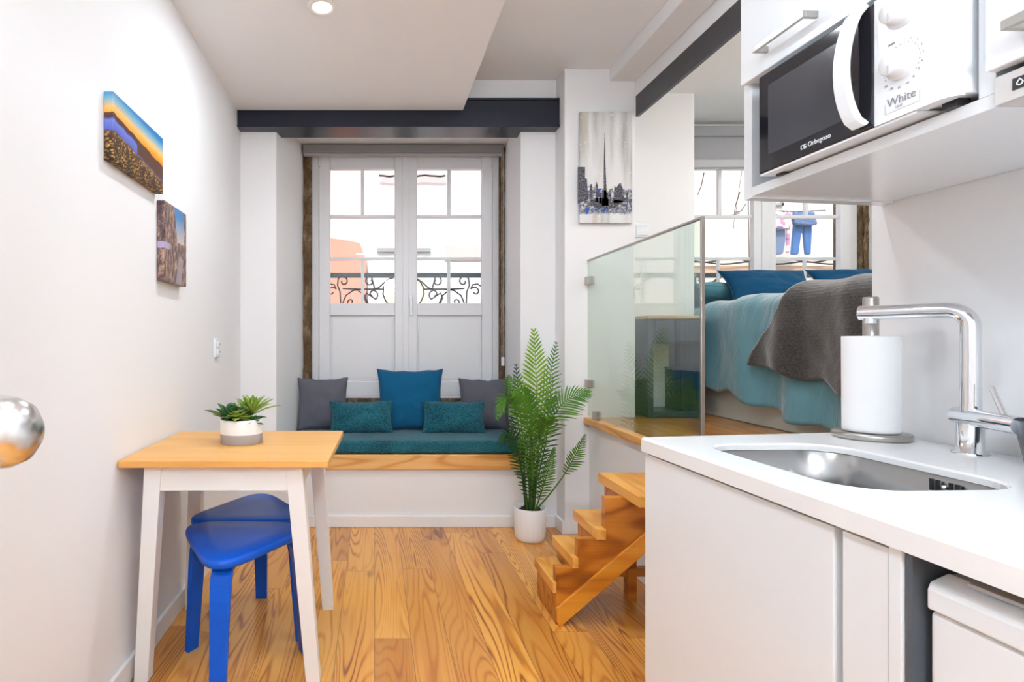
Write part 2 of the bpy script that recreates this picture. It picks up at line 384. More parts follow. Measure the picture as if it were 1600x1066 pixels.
# facade wall: piers, splayed reveals, lintel above the beam
PF = 3.43
wl = MB()
wl.prism([(XL, PF, 0), (-.584, PF, 0), (-.493, 4.0, 0), (-.493, 4.25, 0), (XL, 4.25, 0)], (0, 0, 2.46))
struct(wl.build('wall_pier_left', 'wall', bevel=.004))
wl = MB().prism([(.870, PF, 0), (1.08, PF, 0), (1.08, 4.25, 0), (.905, 4.25, 0), (.905, 4.0, 0)], (0, 0, 2.46))
struct(wl.build('wall_pier_right', 'wall', bevel=.004))
struct(MB().box(XL, 1.08, 3.42, 4.25, 2.50, ZC + .05).build('wall_above_beam', 'wall'))
struct(MB().box(XL, 1.08, 3.53, 4.25, 2.45, 2.50).build('wall_lintel', 'wall'))
struct(MB().box(-.60, .92, 4.0, 4.25, .0, .70).build('wall_under_window', 'wall'))
struct(MB().box(1.08, 1.481, 3.27, 4.25, 0, ZC).build('wall_column', 'wall', bevel=.004))
struct(MB().box(1.481, 1.945, 3.50, 4.25, 0, ZC).build('wall_pier_bedroom', 'wall', bevel=.004))
struct(MB().box(3.42, 3.9, 3.50, 4.25, 0, ZC).build('wall_bedroom_corner', 'wall'))
struct(MB().box(1.945, 3.42, 4.0, 4.25, 0, .70).build('wall_bedroom_under_window', 'wall'))
struct(MB().box(1.945, 3.42, 4.0, 4.25, 2.42, ZC).build('wall_bedroom_lintel', 'wall'))
struct(MB().box(3.8, 3.95, YR, 4.3, 0, 2.75).build('wall_right', 'wall'))
# raised sleeping platform
struct(MB().box(1.22, 3.8, 1.62, 4.0, 0, .633).build('wall_platform_riser', 'wall'))
struct(MB().box(1.235, 3.8, 1.62, 4.0, .633, .667).build('floor_platform', 'plat_floor'))
struct(MB().box(1.185, 1.235, 1.62, 3.268, .632, .668).build('trim_platform_nosing', 'pineY', bevel=.004))
# kitchen frame of reference: u runs towards the camera along the front, v into the wall
KU = Vector((.033, -1, 0)).normalized(); KV = Vector((1, .033, 0)).normalized(); K0 = Vector((.667, 1.44, 0))
def KX(p): return K0 + KU * p[0] + KV * p[1] + Vector((0, 0, p[2]))
struct(MB(KX).hexa([(-.073, .662, 0), (3.0, .662, 0), (3.0, .80, 0), (-.09, .80, 0)], [(-.073, .662, ZC), (3.0, .662, ZC), (3.0, .80, ZC), (-.09, .80, ZC)]).build('wall_kitchen', 'wall'))
struct(MB().box(1.46, 3.8, 1.50, 1.60, 0, ZC).build('wall_bedroom_near', 'wall'))
# baseboards
bb = .075
struct(MB().box(XL, XL + .014, .2, 3.41, 0, bb).build('baseboard_left', 'trimw', bevel=.003))
struct(MB().box(1.066, 1.08, 3.27, 3.41, 0, bb).build('baseboard_column', 'trimw', bevel=.003))
struct(MB().box(XL + .014, 1.066, 3.395, 3.41, 0, .068).build('baseboard_bench', 'trimw', bevel=.003))
# window seat base
struct(MB().box(XL, 1.08, 3.41, 4.0, 0, .343).build('wall_bench_base', 'wall'))
tag(MB().hexa([(-.582, 3.385, .345), (.868, 3.385, .345), (.90, 3.99, .345), (-.49, 3.99, .345)], [(-.582, 3.385, .43), (.868, 3.385, .43), (.90, 3.99, .43), (-.49, 3.99, .43)]).build('bench_seat_board', 'pineX', bevel=.003),
    'thick pine board forming the window seat under the teal cushion', 'window seat')
struct(MB().box(-.49, .90, 3.955, 4.0, .43, .705).build('trim_window_ledge', 'stone', bevel=.004))

# steel beam over the window: an I section
b = thing('steel_beam', (.14, 3.4, 2.345), 'glossy anthracite steel beam across the top of the big window', 'beam')
b['kind'] = 'structure'
m = MB(); x0, x1 = XL + .002, 1.078
m.box(x0, x1, 3.345, 3.53, 2.345, 2.357); m.box(x0, x1, 3.35, 3.415, 2.503, 2.516); m.box(x0, x1, 3.375, 3.40, 2.357, 2.503)
m.box(x0, x1, 3.352, 3.376, 2.357, 2.50)
m.build('beam_section', 'beam', b, bevel=.002)
b = thing('ceiling_beam', (1.52, 2.4, 2.37), 'matt dark grey beam running along the ceiling above the glass balustrade', 'beam'); b['kind'] = 'structure'
MB().box(1.482, 1.503, 1.0, 3.268, 2.372, 2.49).build('beam_section', 'beam2', b, bevel=.002)
struct(MB().box(1.482, 1.57, 1.0, 3.268, 2.49, ZC).build('wall_over_ceiling_beam', 'ceil'))

# ------------------------------------------------------------------ downlights: one real, the others added as fill
def emis(name, col, st):
    t = NT(name); nz = t.noise(t.coord(), 20, 1)
    e = t.n('ShaderNodeEmission', {0: tuple(col) + (1,), 1: t.math('MULTIPLY_ADD', nz, .02, st)}); t.t.links.new(e.outputs[0], t.out.inputs[0]); return t.m
M['lamp'] = emis('lamp_diffuser', (1, .93, .80), 3.2)
dl_lab = {0: 'round recessed downlight in the low ceiling above the dining table'}
for i, (x, y, z, p) in enumerate(DOWNLIGHTS_AND_FILL + ROOM2_FILL):
    t = thing('downlight_or_fill', (x, y, z), dl_lab.get(i, 'recessed round light added for fill, outside the view'), 'ceiling light', 'recessed ceiling downlights, one real and the others added for fill')
    MB().lathe([(.040, -.001), (.046, -.006), (.060, -.005), (.062, 0), (.040, 0), (.040, -.001)], (x, y, z), 40).build('trim_ring', 'trimw', t)
    MB().lathe([(.0001, -.003), (.039, -.003), (.039, -.001), (.0001, -.001)], (x, y, z), 32).build('diffuser', 'lamp', t)
    a = area('downlight_or_fill_lamp', (x, y, z - .012), .12, p, color=(.85, .925, 1.0) if i < len(DOWNLIGHTS_AND_FILL) else (1, .95, .90)); a.parent = t; a.location = (0, 0, -.012)

for i, (x, y, z, p) in enumerate(FILL_GLOBES):  # globes added to brighten room and ceiling, hung like pendants
    r = .10
    t = thing('fill_globe', (x, y, z), 'opal globe added as fill light ' + ('behind the viewer' if i == 0 else 'in the sleeping area behind the kitchen wall'), 'lamp')
    MB().lathe([(.0001, z + r)] + [(r * math.sin(PI * k / 12), z + r * math.cos(PI * k / 12)) for k in range(1, 12)] + [(.0001, z - r)], (x, y, 0), 32).build('globe', emis('fill_globe_glow', (.84, .92, 1.0) if i == 0 else (1, .95, .90), p / (PI * 4 * PI * r * r)), t)
    zc = ZS if x < .515 else (2.605 if x > 1.56 else ZC)
    MB().tube([(x, y, z + r - .002), (x, y, zc - .02)], .003, 8).build('cord', 'whitep', t)
    MB().lathe([(.0001, zc - .022), (.045, zc - .02), (.045, zc), (.0001, zc)], (x, y, 0), 32).build('fill_globe_rose', 'whitep', t)

# ------------------------------------------------------------------ windows
def window(idx, xc, label):
    W0, W1 = xc - .65, xc + .65; z0, z1 = .712, 2.40; y0, y1 = 4.03, 4.09
    S = lambda px: xc + (px - 635) * 4.03 / 900      # sizes read off the left window, in metres from its centre
    Z = lambda py: CAMH + (533 - py) * 4.03 / 900
    t = thing('window_%d' % idx, (xc, y0, z0), label, 'window'); t['kind'] = 'structure'
    x_a, x_b, x_c, x_d = S(487), S(498), S(770), S(780)
    f = MB().box(x_a, x_b, y0 + .01, y1, z0, z1).box(x_c, x_d, y0 + .01, y1, z0, z1).box(x_b, x_c, y0 + .01, y1, Z(241), z1).box(x_b, x_c, y0 + .01, y1, z0, Z(620))
    f.build('frame', 'upvc', t, bevel=.004)
    for (l, r, gl, gr) in ((498.5, 633.5, 516, 617), (634.5, 769.5, 652, 753)):
        L, Rr, GL, GR = S(l), S(r), S(gl), S(gr); zb, zt = Z(619.5), Z(241.5); g0, g1 = Z(474), Z(264); p0, p1 = Z(596), Z(493)
        s = MB().box(L, GL, y0, y1 - .012, zb, zt).box(GR, Rr, y0, y1 - .012, zb, zt).box(GL, GR, y0, y1 - .012, g1, zt).box(GL, GR, y0, y1 - .012, p1, g0).box(GL, GR, y0, y1 - .012, zb, p0)
        sash = s.build('sash', 'upvc', t, bevel=.005)
        MB().box(GL, GR, y0 + .022, y0 + .034, p0, p1).box(GL + .014, GR - .014, y0 + .016, y0 + .022, p0 + .014, p1 - .014).build('lower_panel', 'upvc', sash, bevel=.003)
        MB().box(GL, GR, y0 + .028, y0 + .032, g0, g1).build('pane', 'glass', sash)
        xm = (GL + GR) / 2
        q = MB().box(GL, GR, y0 + .018, y0 + .042, Z(340), Z(335)).box(xm - .012, xm + .012, y0 + .018, y0 + .042, Z(335), g1)
        q.box(GL, GR, y0 + .033, y0 + .045, Z(406), Z(401)).box(xm - .011, xm + .011, y0 + .033, y0 + .045, g0, Z(406))
        q.build('glazing_bar', 'upvc', sash, bevel=.002)
        for hz in (252, 600):
            MB().tube([(L + (.004 if l < 500 else Rr - L - .004), y0 - .004, Z(hz) - .04), (L + (.004 if l < 500 else Rr - L - .004), y0 - .004, Z(hz) + .04)], .007, 10).build('hinge', 'whitep', sash)
    MB().box(S(629), S(639), y0 - .006, y0 + .001, Z(619), Z(243)).build('meeting_strip', 'upvc', t, bevel=.003)
    hx = S(642); hz = Z(470)
    MB().box(hx - .012, hx + .012, y0 - .014, y0, hz - .06, hz + .04).box(hx - .009, hx + .009, y0 - .035, y0 - .008, hz + .0, hz + .018).box(hx - .009, hx + .009, y0 - .045, y0 - .030, hz - .105, hz + .02).build('handle', 'whitep', t, bevel=.003)
    return t
window(1, .223, 'tall white double window with solid lower panels above the window seat')
window(2, 2.735, 'tall white double window behind the bed in the raised sleeping area')
# rough stone jambs left and right of the windows
for nm, a, b_ in (('trim_1', -.493, -.436), ('trim_2', .874, .905), ('trim_3', 3.385, 3.44), ('trim_4', 2.03, 2.084)):
    m = MB(); n = 40
    def edge(v, s=a): return mnoise.noise(Vector((s * 9, v * 14, 1))) * .012
    m.grid(lambda u, v: Vector((a + (b_ - a) * u + (edge(v) if u in (0, 1) else 0), 3.985 + mnoise.noise(Vector((u * 4 + a, v * 30, 0))) * .012, .44 + v * 2.0)), 6, n)
    m.box(a, b_, 4.0, 4.25, .44, 2.44)
    struct(m.build(nm, 'stone'), 'rough brown stone jamb strip')
# fillers between stone and pier
struct(MB().box(1.94, 2.035, 3.99, 4.2, .667, 2.42).box(3.44, 3.5, 3.99, 4.2, .667, 2.42).build('wall_bedroom_reveal', 'wall'))
struct(MB().prism([(3.44, 4.0, .667), (3.44, 3.985, .667), (3.50, 3.43, .667), (3.6, 3.43, .667), (3.6, 4.0, .667)], (0, 0, 1.94)).build('wall_bedroom_reveal_right', 'wall'))
# blinds
t = thing('roller_blind', (.2, 3.95, 2.40), 'rolled-up grey roller blind cassette along the top of the window seat window', 'blind')
MB().box(-.490, .885, 3.93, 3.998, 2.388, 2.446).build('cassette', 'blind', t, bevel=.008, seg=3)
MB().box(-.485, .878, 3.945, 3.985, 2.374, 2.388).build('bottom_bar', 'greyp', t, bevel=.003)
m = MB()
for dx in (0, .012): m.tube([(.872 + dx, 3.94, 2.39), (.872 + dx, 3.938, .98)], .0016, 6)
m.build('bead_chain', 'whitep', t); MB().box(.868, .888, 3.928, 3.946, .93, .99).build('chain_weight', 'whitep', t, bevel=.003)
t = thing('bedroom_roller_blind', (2.7, 3.95, 2.3), 'pale grey roller blind half lowered over the bedroom window', 'blind')
MB().box(2.03, 3.38, 3.93, 3.995, 2.50, 2.57).build('cassette', 'blindw', t, bevel=.006)
MB().box(2.035, 3.375, 3.955, 3.960, 2.345, 2.505).build('blind_fabric', 'blindw', t)
MB().box(2.035, 3.375, 3.945, 3.972, 2.29, 2.347).build('bottom_bar', 'greyp', t, bevel=.006)

# ------------------------------------------------------------------ pictures, switch plates
def tex_sunset():
    t = NT('sunset_city_canvas'); v = t.coord(); sp = t.n('ShaderNodeSeparateXYZ', {0: v})
    z = t.math('DIVIDE', sp.outputs[2], .205); y = sp.outputs[1]
    tilt = t.math('ADD', z, t.math('MULTIPLY', y, .55)); wob = t.math('MULTIPLY', t.math('SUBTRACT', t.noise(v, 26, 4), .5), .08)
    zz = t.math('ADD', tilt, wob)
    sky = t.ramp(t.math('ADD', z, t.math('MULTIPLY', y, .25)), [(.55, (.50, .12, .01)), (.66, (.95, .33, .02)), (.76, (.92, .50, .14)), (.88, (.22, .45, .55)), (1.02, (.02, .20, .50))])
    low = t.ramp(zz, [(0, (.02, .01, .005)), (.30, (.045, .02, .01)), (.42, (.10, .05, .02)), (.46, (.10, .13, .48)), (.58, (.15, .20, .60)), (.62, (.06, .03, .04)), (.70, (.12, .04, .02))])
    lights = t.n('ShaderNodeTexVoronoi', {'Vector': t.coord(scale=(1, 1, 1.6)), 'Scale': 85.0}).outputs[0]
    lm = t.math('MULTIPLY', t.ramp(lights, [(.0, (1, 1, 1)), (.55, (0, 0, 0))]), t.math('LESS_THAN', zz, .43))
    big = t.ramp(t.noise(v, 30, 3), [(.36, (0, 0, 0)), (.55, (1, 1, 1))])
    low = t.mix(t.math('MULTIPLY', t.math('GREATER_THAN', y, .17), t.math('GREATER_THAN', zz, .45)), low, (.10, .045, .03))
    low = t.mix(t.math('MULTIPLY', lm, big), low, (1.0, .55, .12))
    c = t.mix(t.math('GREATER_THAN', zz, .69), low, sky)
    t.bsdf(c, .5, 0, .3, t.bump(t.noise(v, 700, 2), .1, .001)); return t.m
def tex_street():
    t = NT('old_street_canvas'); v = t.coord(); sp = t.n('ShaderNodeSeparateXYZ', {0: v}); z = sp.outputs[2]; y = sp.outputs[1]
    nz = t.noise(t.coord(scale=(1, 3, 1)), 26, 5, .7)
    bld = t.ramp(nz, [(.3, (.02, .015, .025)), (.48, (.14, .09, .09)), (.62, (.55, .36, .24))])
    sky = t.ramp(z, [(.12, (.75, .60, .45)), (.26, (.06, .22, .45))])
    ms = t.math('MULTIPLY', t.math('GREATER_THAN', t.math('ADD', y, t.math('MULTIPLY', z, .25)), .175), t.math('GREATER_THAN', z, .16))
    ms = t.math('MULTIPLY', ms, t.math('LESS_THAN', y, .215))
    c = t.mix(ms, bld, sky)
    road = t.math('MULTIPLY', t.math('LESS_THAN', z, .10), t.math('LESS_THAN', t.math('ABSOLUTE', t.math('SUBTRACT', y, t.math('MULTIPLY_ADD', z, .3, .15))), .03))
    c = t.mix(t.math('MULTIPLY', road, .8), c, (.35, .30, .33))
    sign = t.math('MULTIPLY', t.math('LESS_THAN', t.math('ABSOLUTE', t.math('SUBTRACT', z, .13)), .012), t.math('LESS_THAN', y, .05))
    c = t.mix(sign, c, (.45, .38, .6))
    t.bsdf(c, .5, 0, .3); return t.m
t = thing('canvas_picture', (XL, 1.70, 1.635), 'canvas print of a city and river at orange sunset on the left wall', 'picture')
MB().box(XL + .001, XL + .03, 1.70, 2.10, 1.635, 1.838).build('canvas', tex_sunset(), t, bevel=.003)
t = thing('canvas_picture', (XL, 2.115, 1.325), 'narrow canvas print of an old street at dusk, lower of the left wall pictures', 'picture')
MB().box(XL + .001, XL + .03, 2.115, 2.36, 1.322, 1.618).build('canvas', tex_street(), t, bevel=.003)
def tex_paint():
    t = NT('drip_painted_canvas'); v = t.coord(scale=(1, 1, .12)); v2 = t.coord()
    n = t.noise(v, 15, 2, .5); n2 = t.noise(v2, 60, 5, .75); sp = t.n('ShaderNodeSeparateXYZ', {0: v2}); z = sp.outputs[2]
    c = t.ramp(n, [(.30, (.34, .335, .32)), (.46, (.62, .615, .60)), (.6, (.74, .735, .73))])
    tan = t.ramp(t.noise(t.coord(scale=(1, 1, .1), loc=(3, 0, 0)), 14, 2), [(.55, (0, 0, 0)), (.68, (1, 1, 1))])
    c = t.mix(t.math('MULTIPLY', tan, .5), c, (.42, .33, .20))
    city = t.ramp(n2, [(.40, (.02, .022, .035)), (.50, (.22, .22, .24)), (.62, (.72, .72, .74))])
    cm = t.math('MULTIPLY', t.math('LESS_THAN', t.math('ADD', z, t.math('MULTIPLY', t.noise(v2, 18, 3), .22)), .30), t.math('GREATER_THAN', t.math('ADD', z, t.math('MULTIPLY', n2, .1)), .10))
    c = t.mix(cm, c, city)
    bl = t.ramp(t.noise(t.coord(loc=(7, 1, 2)), 34, 2), [(.58, (0, 0, 0)), (.64, (1, 1, 1))])
    c = t.mix(t.math('MULTIPLY', bl, t.math('MULTIPLY', cm, t.math('LESS_THAN', z, .21))), c, (.02, .09, .42))
    spk = t.ramp(t.noise(t.coord(scale=(1, 1, .5)), 130, 3), [(.66, (0, 0, 0)), (.72, (1, 1, 1))])
    c = t.mix(spk, c, (.9, .88, .86))
    t.bsdf(c, .5, 0, .3, t.bump(n2, .4, .003)); return t.m
t = thing('skyline_painting', (1.157, 3.268, 1.765), 'grey and blue drip painting of a tower skyline on the white column', 'painting')
cv = MB().box(1.157, 1.452, 3.243, 3.268, 1.765, 2.392).build('canvas', tex_paint(), t, bevel=.002)
_t = NT('black_relief_paint'); _n = _t.noise(_t.coord(), 110, 5, .75)
_t.bsdf(_t.ramp(_n, [(.42, (.02, .02, .028)), (.55, (.09, .09, .11)), (.68, (.55, .55, .57))]), .5, 0, .4, _t.bump(_n, .6, .002)); M['inkpaint'] = _t.m
m = MB()
def P(px, py): a = at(px, py, 3.243); return (a.x, 3.2425, a.z)
def pp(*pts): m.prism([P(*q) for q in pts], (0, -.0012, 0))
pp((943, 318), (943.5, 250), (944.6, 206), (945.6, 250), (948.5, 318)); pp((940, 322), (941, 298), (944, 296), (950, 302), (951, 322))
pp((903, 318), (903, 261), (914, 261), (914, 278), (917, 280), (919, 312)); pp((921, 314), (922, 288), (925, 288), (926, 314)); pp((931, 316), (931, 288), (932, 284), (934, 290), (934, 316))
pp((936, 318), (937, 300), (940, 302), (940, 318)); pp((958, 318), (960, 290), (963, 294), (966, 288), (970, 286), (974, 298), (975, 316)); pp((978, 316), (978, 302), (981, 301), (981, 318)); pp((922, 314), (936, 308), (957, 312), (975, 314), (960, 326), (930, 326))
m.build('painted_towers', 'inkpaint', cv)
def plate(nm, px0, px1, py0, py1, label, wall):
    if wall == 'L':
        t = thing(nm, (XL, 2.9, 1.02), label, 'switch')
        MB().box(XL, XL + .010, 2.865, 2.95, 1.018, 1.112).build('cover_plate', 'whitep', t, bevel=.002)
        for z in (1.045, 1.083): MB().box(XL + .010, XL + .016, 2.885, 2.93, z - .014, z + .014).build('rocker', 'whitep', t, bevel=.002)
        for z in (1.04, 1.078): MB().box(XL + .0158, XL + .0172, 2.92, 2.928, z, z + .010).build('indicator', 'print', t)
plate('light_switch', 331, 345, 528, 556, 'small white double switch on the left wall above the table', 'L')
t = thing('light_switch', (1.6, 3.5, 1.7), 'square white switch plate on the bedroom pier behind the glass', 'switch')
MB().box(1.575, 1.665, 3.490, 3.50, 1.73, 1.815).build('cover_plate', 'whitep', t, bevel=.002)
MB().box(1.585, 1.655, 3.484, 3.490, 1.74, 1.805).build('rocker', 'whitep', t, bevel=.002)

# ------------------------------------------------------------------ front door leaf with its knob
t = thing('door_1', (-.34, -.3, 0), 'open white door leaf with a satin metal knob at the left edge', 'door'); t['kind'] = 'structure'
MB().box(-.38, -.34, -.42, .49, .01, 2.05).build('door_leaf', 'white_lacq', t, bevel=.003)
kb = MB().lathe([(.0001, -.34), (.026, -.34), (.026, -.335), (.012, -.332), (.0105, -.318), (.013, -.308), (.022, -.300), (.0268, -.288), (.0278, -.278), (.0262, -.266), (.0215, -.256), (.013, -.2495), (.006, -.2478), (.0001, -.2475)], (-.004, .43, 1.032), 64, 'X')
tag(kb.build('knob', 'knob', t), 'satin nickel egg-shaped door knob')

# ------------------------------------------------------------------ table
def hinged_leg(m, top, bot, w0, w1):
    (tx, ty, tz), (bx, by, bz) = top, bot
    A = [(bx - w1, by - w1, bz), (bx + w1, by - w1, bz), (bx + w1, by + w1, bz), (bx - w1, by + w1, bz)]
    B = [(tx - w0, ty - w0, tz), (tx + w0, ty - w0, tz), (tx + w0, ty + w0, tz), (tx - w0, ty + w0, tz)]
    return m.hexa(A, B)
t = thing('dining_table', (-.47, 2.08, 0), 'small square table with birch top and splayed white legs against the left wall', 'table')
TT = .73
MB().prism([(-.795, 1.782, TT - .024), (-.142, 1.782, TT - .024), (-.128, 2.375, TT - .024), (-.795, 2.375, TT - .024)], (0, 0, .024)).build('table_top', 'birch', t, bevel=.004, seg=3)
for top, bot in (((-.70, 1.845, .706), (-.752, 1.875, 0)), ((-.255, 1.845, .706), (-.198, 1.875, 0)), ((-.70, 2.29, .706), (-.752, 2.375, 0)), ((-.232, 2.29, .706), (-.190, 2.375, 0))):
    hinged_leg(MB(), top, bot, .027, .0225).build('leg', 'white_leg', t, bevel=.002)
m = MB().box(-.68, -.275, 1.825, 1.843, .625, .706).box(-.68, -.25, 2.292, 2.31, .625, .706).box(-.715, -.697, 1.87, 2.27, .625, .706).box(-.252, -.234, 1.87, 2.27, .625, .706)
m.build('apron', 'white_leg', t, bevel=.002)

# ------------------------------------------------------------------ stools
def tri_pt(a, R0, ph):
    # rounded triangle outline: corners at ph, ph+120, ph+240
    d = (a - ph + PI / 3) % (2 * PI / 3) - PI / 3
    e = 2.7
    r = (sum(max(0, math.cos(a - (ph + PI + k * 2 * PI / 3))) ** e for k in range(3))) ** (-1 / e)
    return min(r, 1.9) * R0
def stool(cx, cy, ph, label):
    t = thing('stool', (cx, cy, 0), label, 'stool', 'blue stools under the table')
    n = 72; inr = .150; top = .45
    def ring(k, z): return [(cx + k * tri_pt(2 * PI * i / n, inr, ph) * math.cos(2 * PI * i / n), cy + k * tri_pt(2 * PI * i / n, inr, ph) * math.sin(2 * PI * i / n), z) for i in range(n)]
    vs = ring(.94, top - .030) + ring(.985, top - .026) + ring(1, top - .018) + ring(1, top - .010) + ring(.985, top - .003) + ring(.95, top) + ring(.5, top - .002) + [(cx, cy, top - .003), (cx, cy, top - .03)]
    fs = [(r * n + i, r * n + (i + 1) % n, (r + 1) * n + (i + 1) % n, (r + 1) * n + i) for r in range(6) for i in range(n)]
    fs += [(6 * n + i, 6 * n + (i + 1) % n, 7 * n) for i in range(n)] + [((i + 1) % n, i, 7 * n + 1) for i in range(n)]
    m = MB(); m._add(vs, fs, True); m.build('seat', 'blue', t)
    for k in range(3):
        a = ph + k * 2 * PI / 3; d = Vector((math.cos(a), math.sin(a), 0)); s = Vector((-d.y, d.x, 0)); c = Vector((cx, cy, 0))
        path = []; wd = []
        def q(r, z, w): path.append(c + d * r + Vector((0, 0, z))); wd.append(w)
        q(.05, top - .037, .05); q(.13, top - .038, .062)
        for i in range(1, 9):
            th = PI / 2 * i / 8; q(.143 + .055 * math.sin(th), top - .038 - .055 * (1 - math.cos(th)), .064)
        q(.205, .32, .060); q(.216, .18, .054); q(.232, 0.0, .047)
        MB().strap(path, wd, .020, s).build('leg', 'blue', t, bevel=.003)
    return t
stool(-.455, 1.93, R(268), 'bright blue three-legged stool with rounded seat, the one nearer the viewer')
stool(-.475, 2.235, R(92), 'blue three-legged stool tucked further under the table behind the other stool')

# ------------------------------------------------------------------ succulent pot
PC = (-.484, 2.10)
t = thing('succulent_pot', (PC[0], PC[1], TT), 'white and grey round pot of small succulents on the birch table', 'plant')
MB().lathe([(.072, TT), (.0745, TT + .002), (.0755, TT + .036)], PC + (0,), 56).build('pot_base', 'potgrey', t)
MB().lathe([(.0755, TT + .036), (.076, TT + .086), (.0745, TT + .088), (.072, TT + .086), (.071, TT + .07), (.0001, TT + .07)], PC + (0,), 56).build('pot_rim', 'pot', t)
def rosette(c, n, L, w, up0, up1, mat, name='succulent', curl=.3, rr=rnd):
    m = MB(); c = Vector(c)
    for i in range(n):
        f = i / max(1, n - 1); a = i * 2.39996 + rr.uniform(-.2, .2); el = R(up0 + (up1 - up0) * f) ; ln = L * (1 - .35 * f) * rr.uniform(.85, 1.1)
        d = Vector((math.cos(a), math.sin(a), 0)); s = Vector((-d.y, d.x, 0)); pts = []
        K = 6
        for k in range(K + 1):
            q = k / K; e = el - curl * q; p = c + d * (ln * q * math.cos(e)) + Vector((0, 0, ln * q * math.sin(e)))
            hw = w * (math.sin(PI * min(1, q * .82 + .12)) ** .7) * (1 if k < K else .1)
            nn = Vector((-d.x * math.sin(e), -d.y * math.sin(e), math.cos(e)))
            pts += [p + s * hw + nn * hw * .25, p - nn * hw * .25, p - s * hw + nn * hw * .25, p + nn * hw * .1]
        m._add(pts, [(k * 4 + j, k * 4 + (j + 1) % 4, (k + 1) * 4 + (j + 1) % 4, (k + 1) * 4 + j) for k in range(K) for j in range(4)], True)
    return m.build(name, mat, t, fix=False)
zt = TT + .075; cx, cy = PC
MB().lathe([(.0001, TT + .078), (.0695, TT + .074)], (cx, cy, 0), 30).build('soil', 'soil', t)
rosette((cx - .038, cy - .01, zt), 13, .125, .019, 22, 82, 'suc_dark')
rosette((cx + .034, cy + .018, zt + .022), 28, .115, .010, 35, 88, 'suc_lime')
rosette((cx - .004, cy - .036, zt + .014), 22, .058, .017, 12, 85, 'suc_olive')
rosette((cx + .042, cy - .028, zt), 16, .05, .012, 10, 80, 'suc_dark')
rosette((cx - .005, cy + .028, zt), 16, .085, .014, 25, 80, 'suc_dark')
rosette((cx - .050, cy + .030, zt), 12, .075, .013, 15, 80, 'suc_lime')

# ------------------------------------------------------------------ cushions
def pillow(name, c, w, h, th, mat, label, cat='cushion', group=None, rx=0, ry=0, rz=0, seed=0, puff=.5, pinch=.095, sag=0):
    t = thing(name, c, label, cat, group)
    mt = Matrix.Rotation(R(rz), 4, 'Z') @ Matrix.Rotation(R(ry), 4, 'Y') @ Matrix.Rotation(R(rx), 4, 'X')
    C = Vector(c)
    def side(sg):
        def fn(u, v):
            a = u * 2 - 1; b_ = v * 2 - 1
            e = max(0, (1 - a ** 2)) ** puff * max(0, (1 - b_ ** 2)) ** puff
            px = a * (1 - pinch * (1 - abs(b_) ** 2.2) ) ; pz = b_ * (1 - pinch * (1 - abs(a) ** 2.2))
            nz = mnoise.noise(Vector((a * 2.1 + seed, b_ * 2.1, sg))) * .18 + mnoise.noise(Vector((a * 5 + seed, b_ * 5, sg * 2))) * .06
            y = sg * th / 2 * e * (1 + nz)
            zz = pz * h / 2 - sag * (1 - b_) * .5 * abs(a) ** 2
            return C + mt @ Vector((px * w / 2, y, zz + mnoise.noise(Vector((a * 3, seed, 1))) * .008 * (abs(b_) ** 4)))
        return fn
    m = MB(); m.grid(side(-1), 36, 36); m.grid(side(1), 36, 36)
    m.build('cover', mat, t, weld=True)
    # piped seam round the edge
    path = []
    f = side(0)
    for k in range(36): path.append(f(k / 36, 0))
    for k in range(36): path.append(f(1, k / 36))
    for k in range(36): path.append(f(1 - k / 36, 1))
    for k in range(37): path.append(f(0, 1 - k / 36))
    MB().tube(path, .0035, 6, caps=False).build('seam', mat, t)
    return t
G1 = 'scatter cushions on the window seat'
t = thing('seat_cushion', (.14, 3.7, .43), 'long teal woven seat pad on the pine window seat', 'cushion')
m = MB()
m.hexa([(-.562, 3.40, .432), (.852, 3.40, .432), (.885, 3.945, .432), (-.48, 3.945, .432)], [(-.562, 3.40, .512), (.852, 3.40, .512), (.885, 3.945, .512), (-.48, 3.945, .512)])
m.build('cover', 'teal', t, bevel=.022, seg=5)
ZQ = .507
pillow('cushion', (-.345, 3.85, ZQ + .172), .335, .35, .10, 'greyc', 'square slate grey cushion at the left end of the window seat', group=G1, rx=-8, rz=4, seed=3)
pillow('cushion', (.735, 3.86, ZQ + .170), .335, .345, .10, 'greyc', 'square slate grey cushion beside the palm, half hidden by fronds', group=G1, rx=-8, rz=-5, seed=9)
pillow('cushion', (.238, 3.83, ZQ + .202), .44, .41, .13, 'bluec', 'large square petrol blue cushion in the middle of the window seat', group=G1, rx=-9, seed=5)
pillow('cushion', (-.085, 3.70, ZQ + .103), .405, .205, .11, 'teal', 'oblong teal woven cushion between the grey left cushion and blue one', group=G1, rx=-10, ry=-1, seed=12, pinch=.07)
pillow('cushion', (.510, 3.70, ZQ + .103), .405, .205, .11, 'teal', 'oblong teal woven cushion in front of the blue one, towards the palm', group=G1, rx=-10, ry=1, seed=15, pinch=.07)

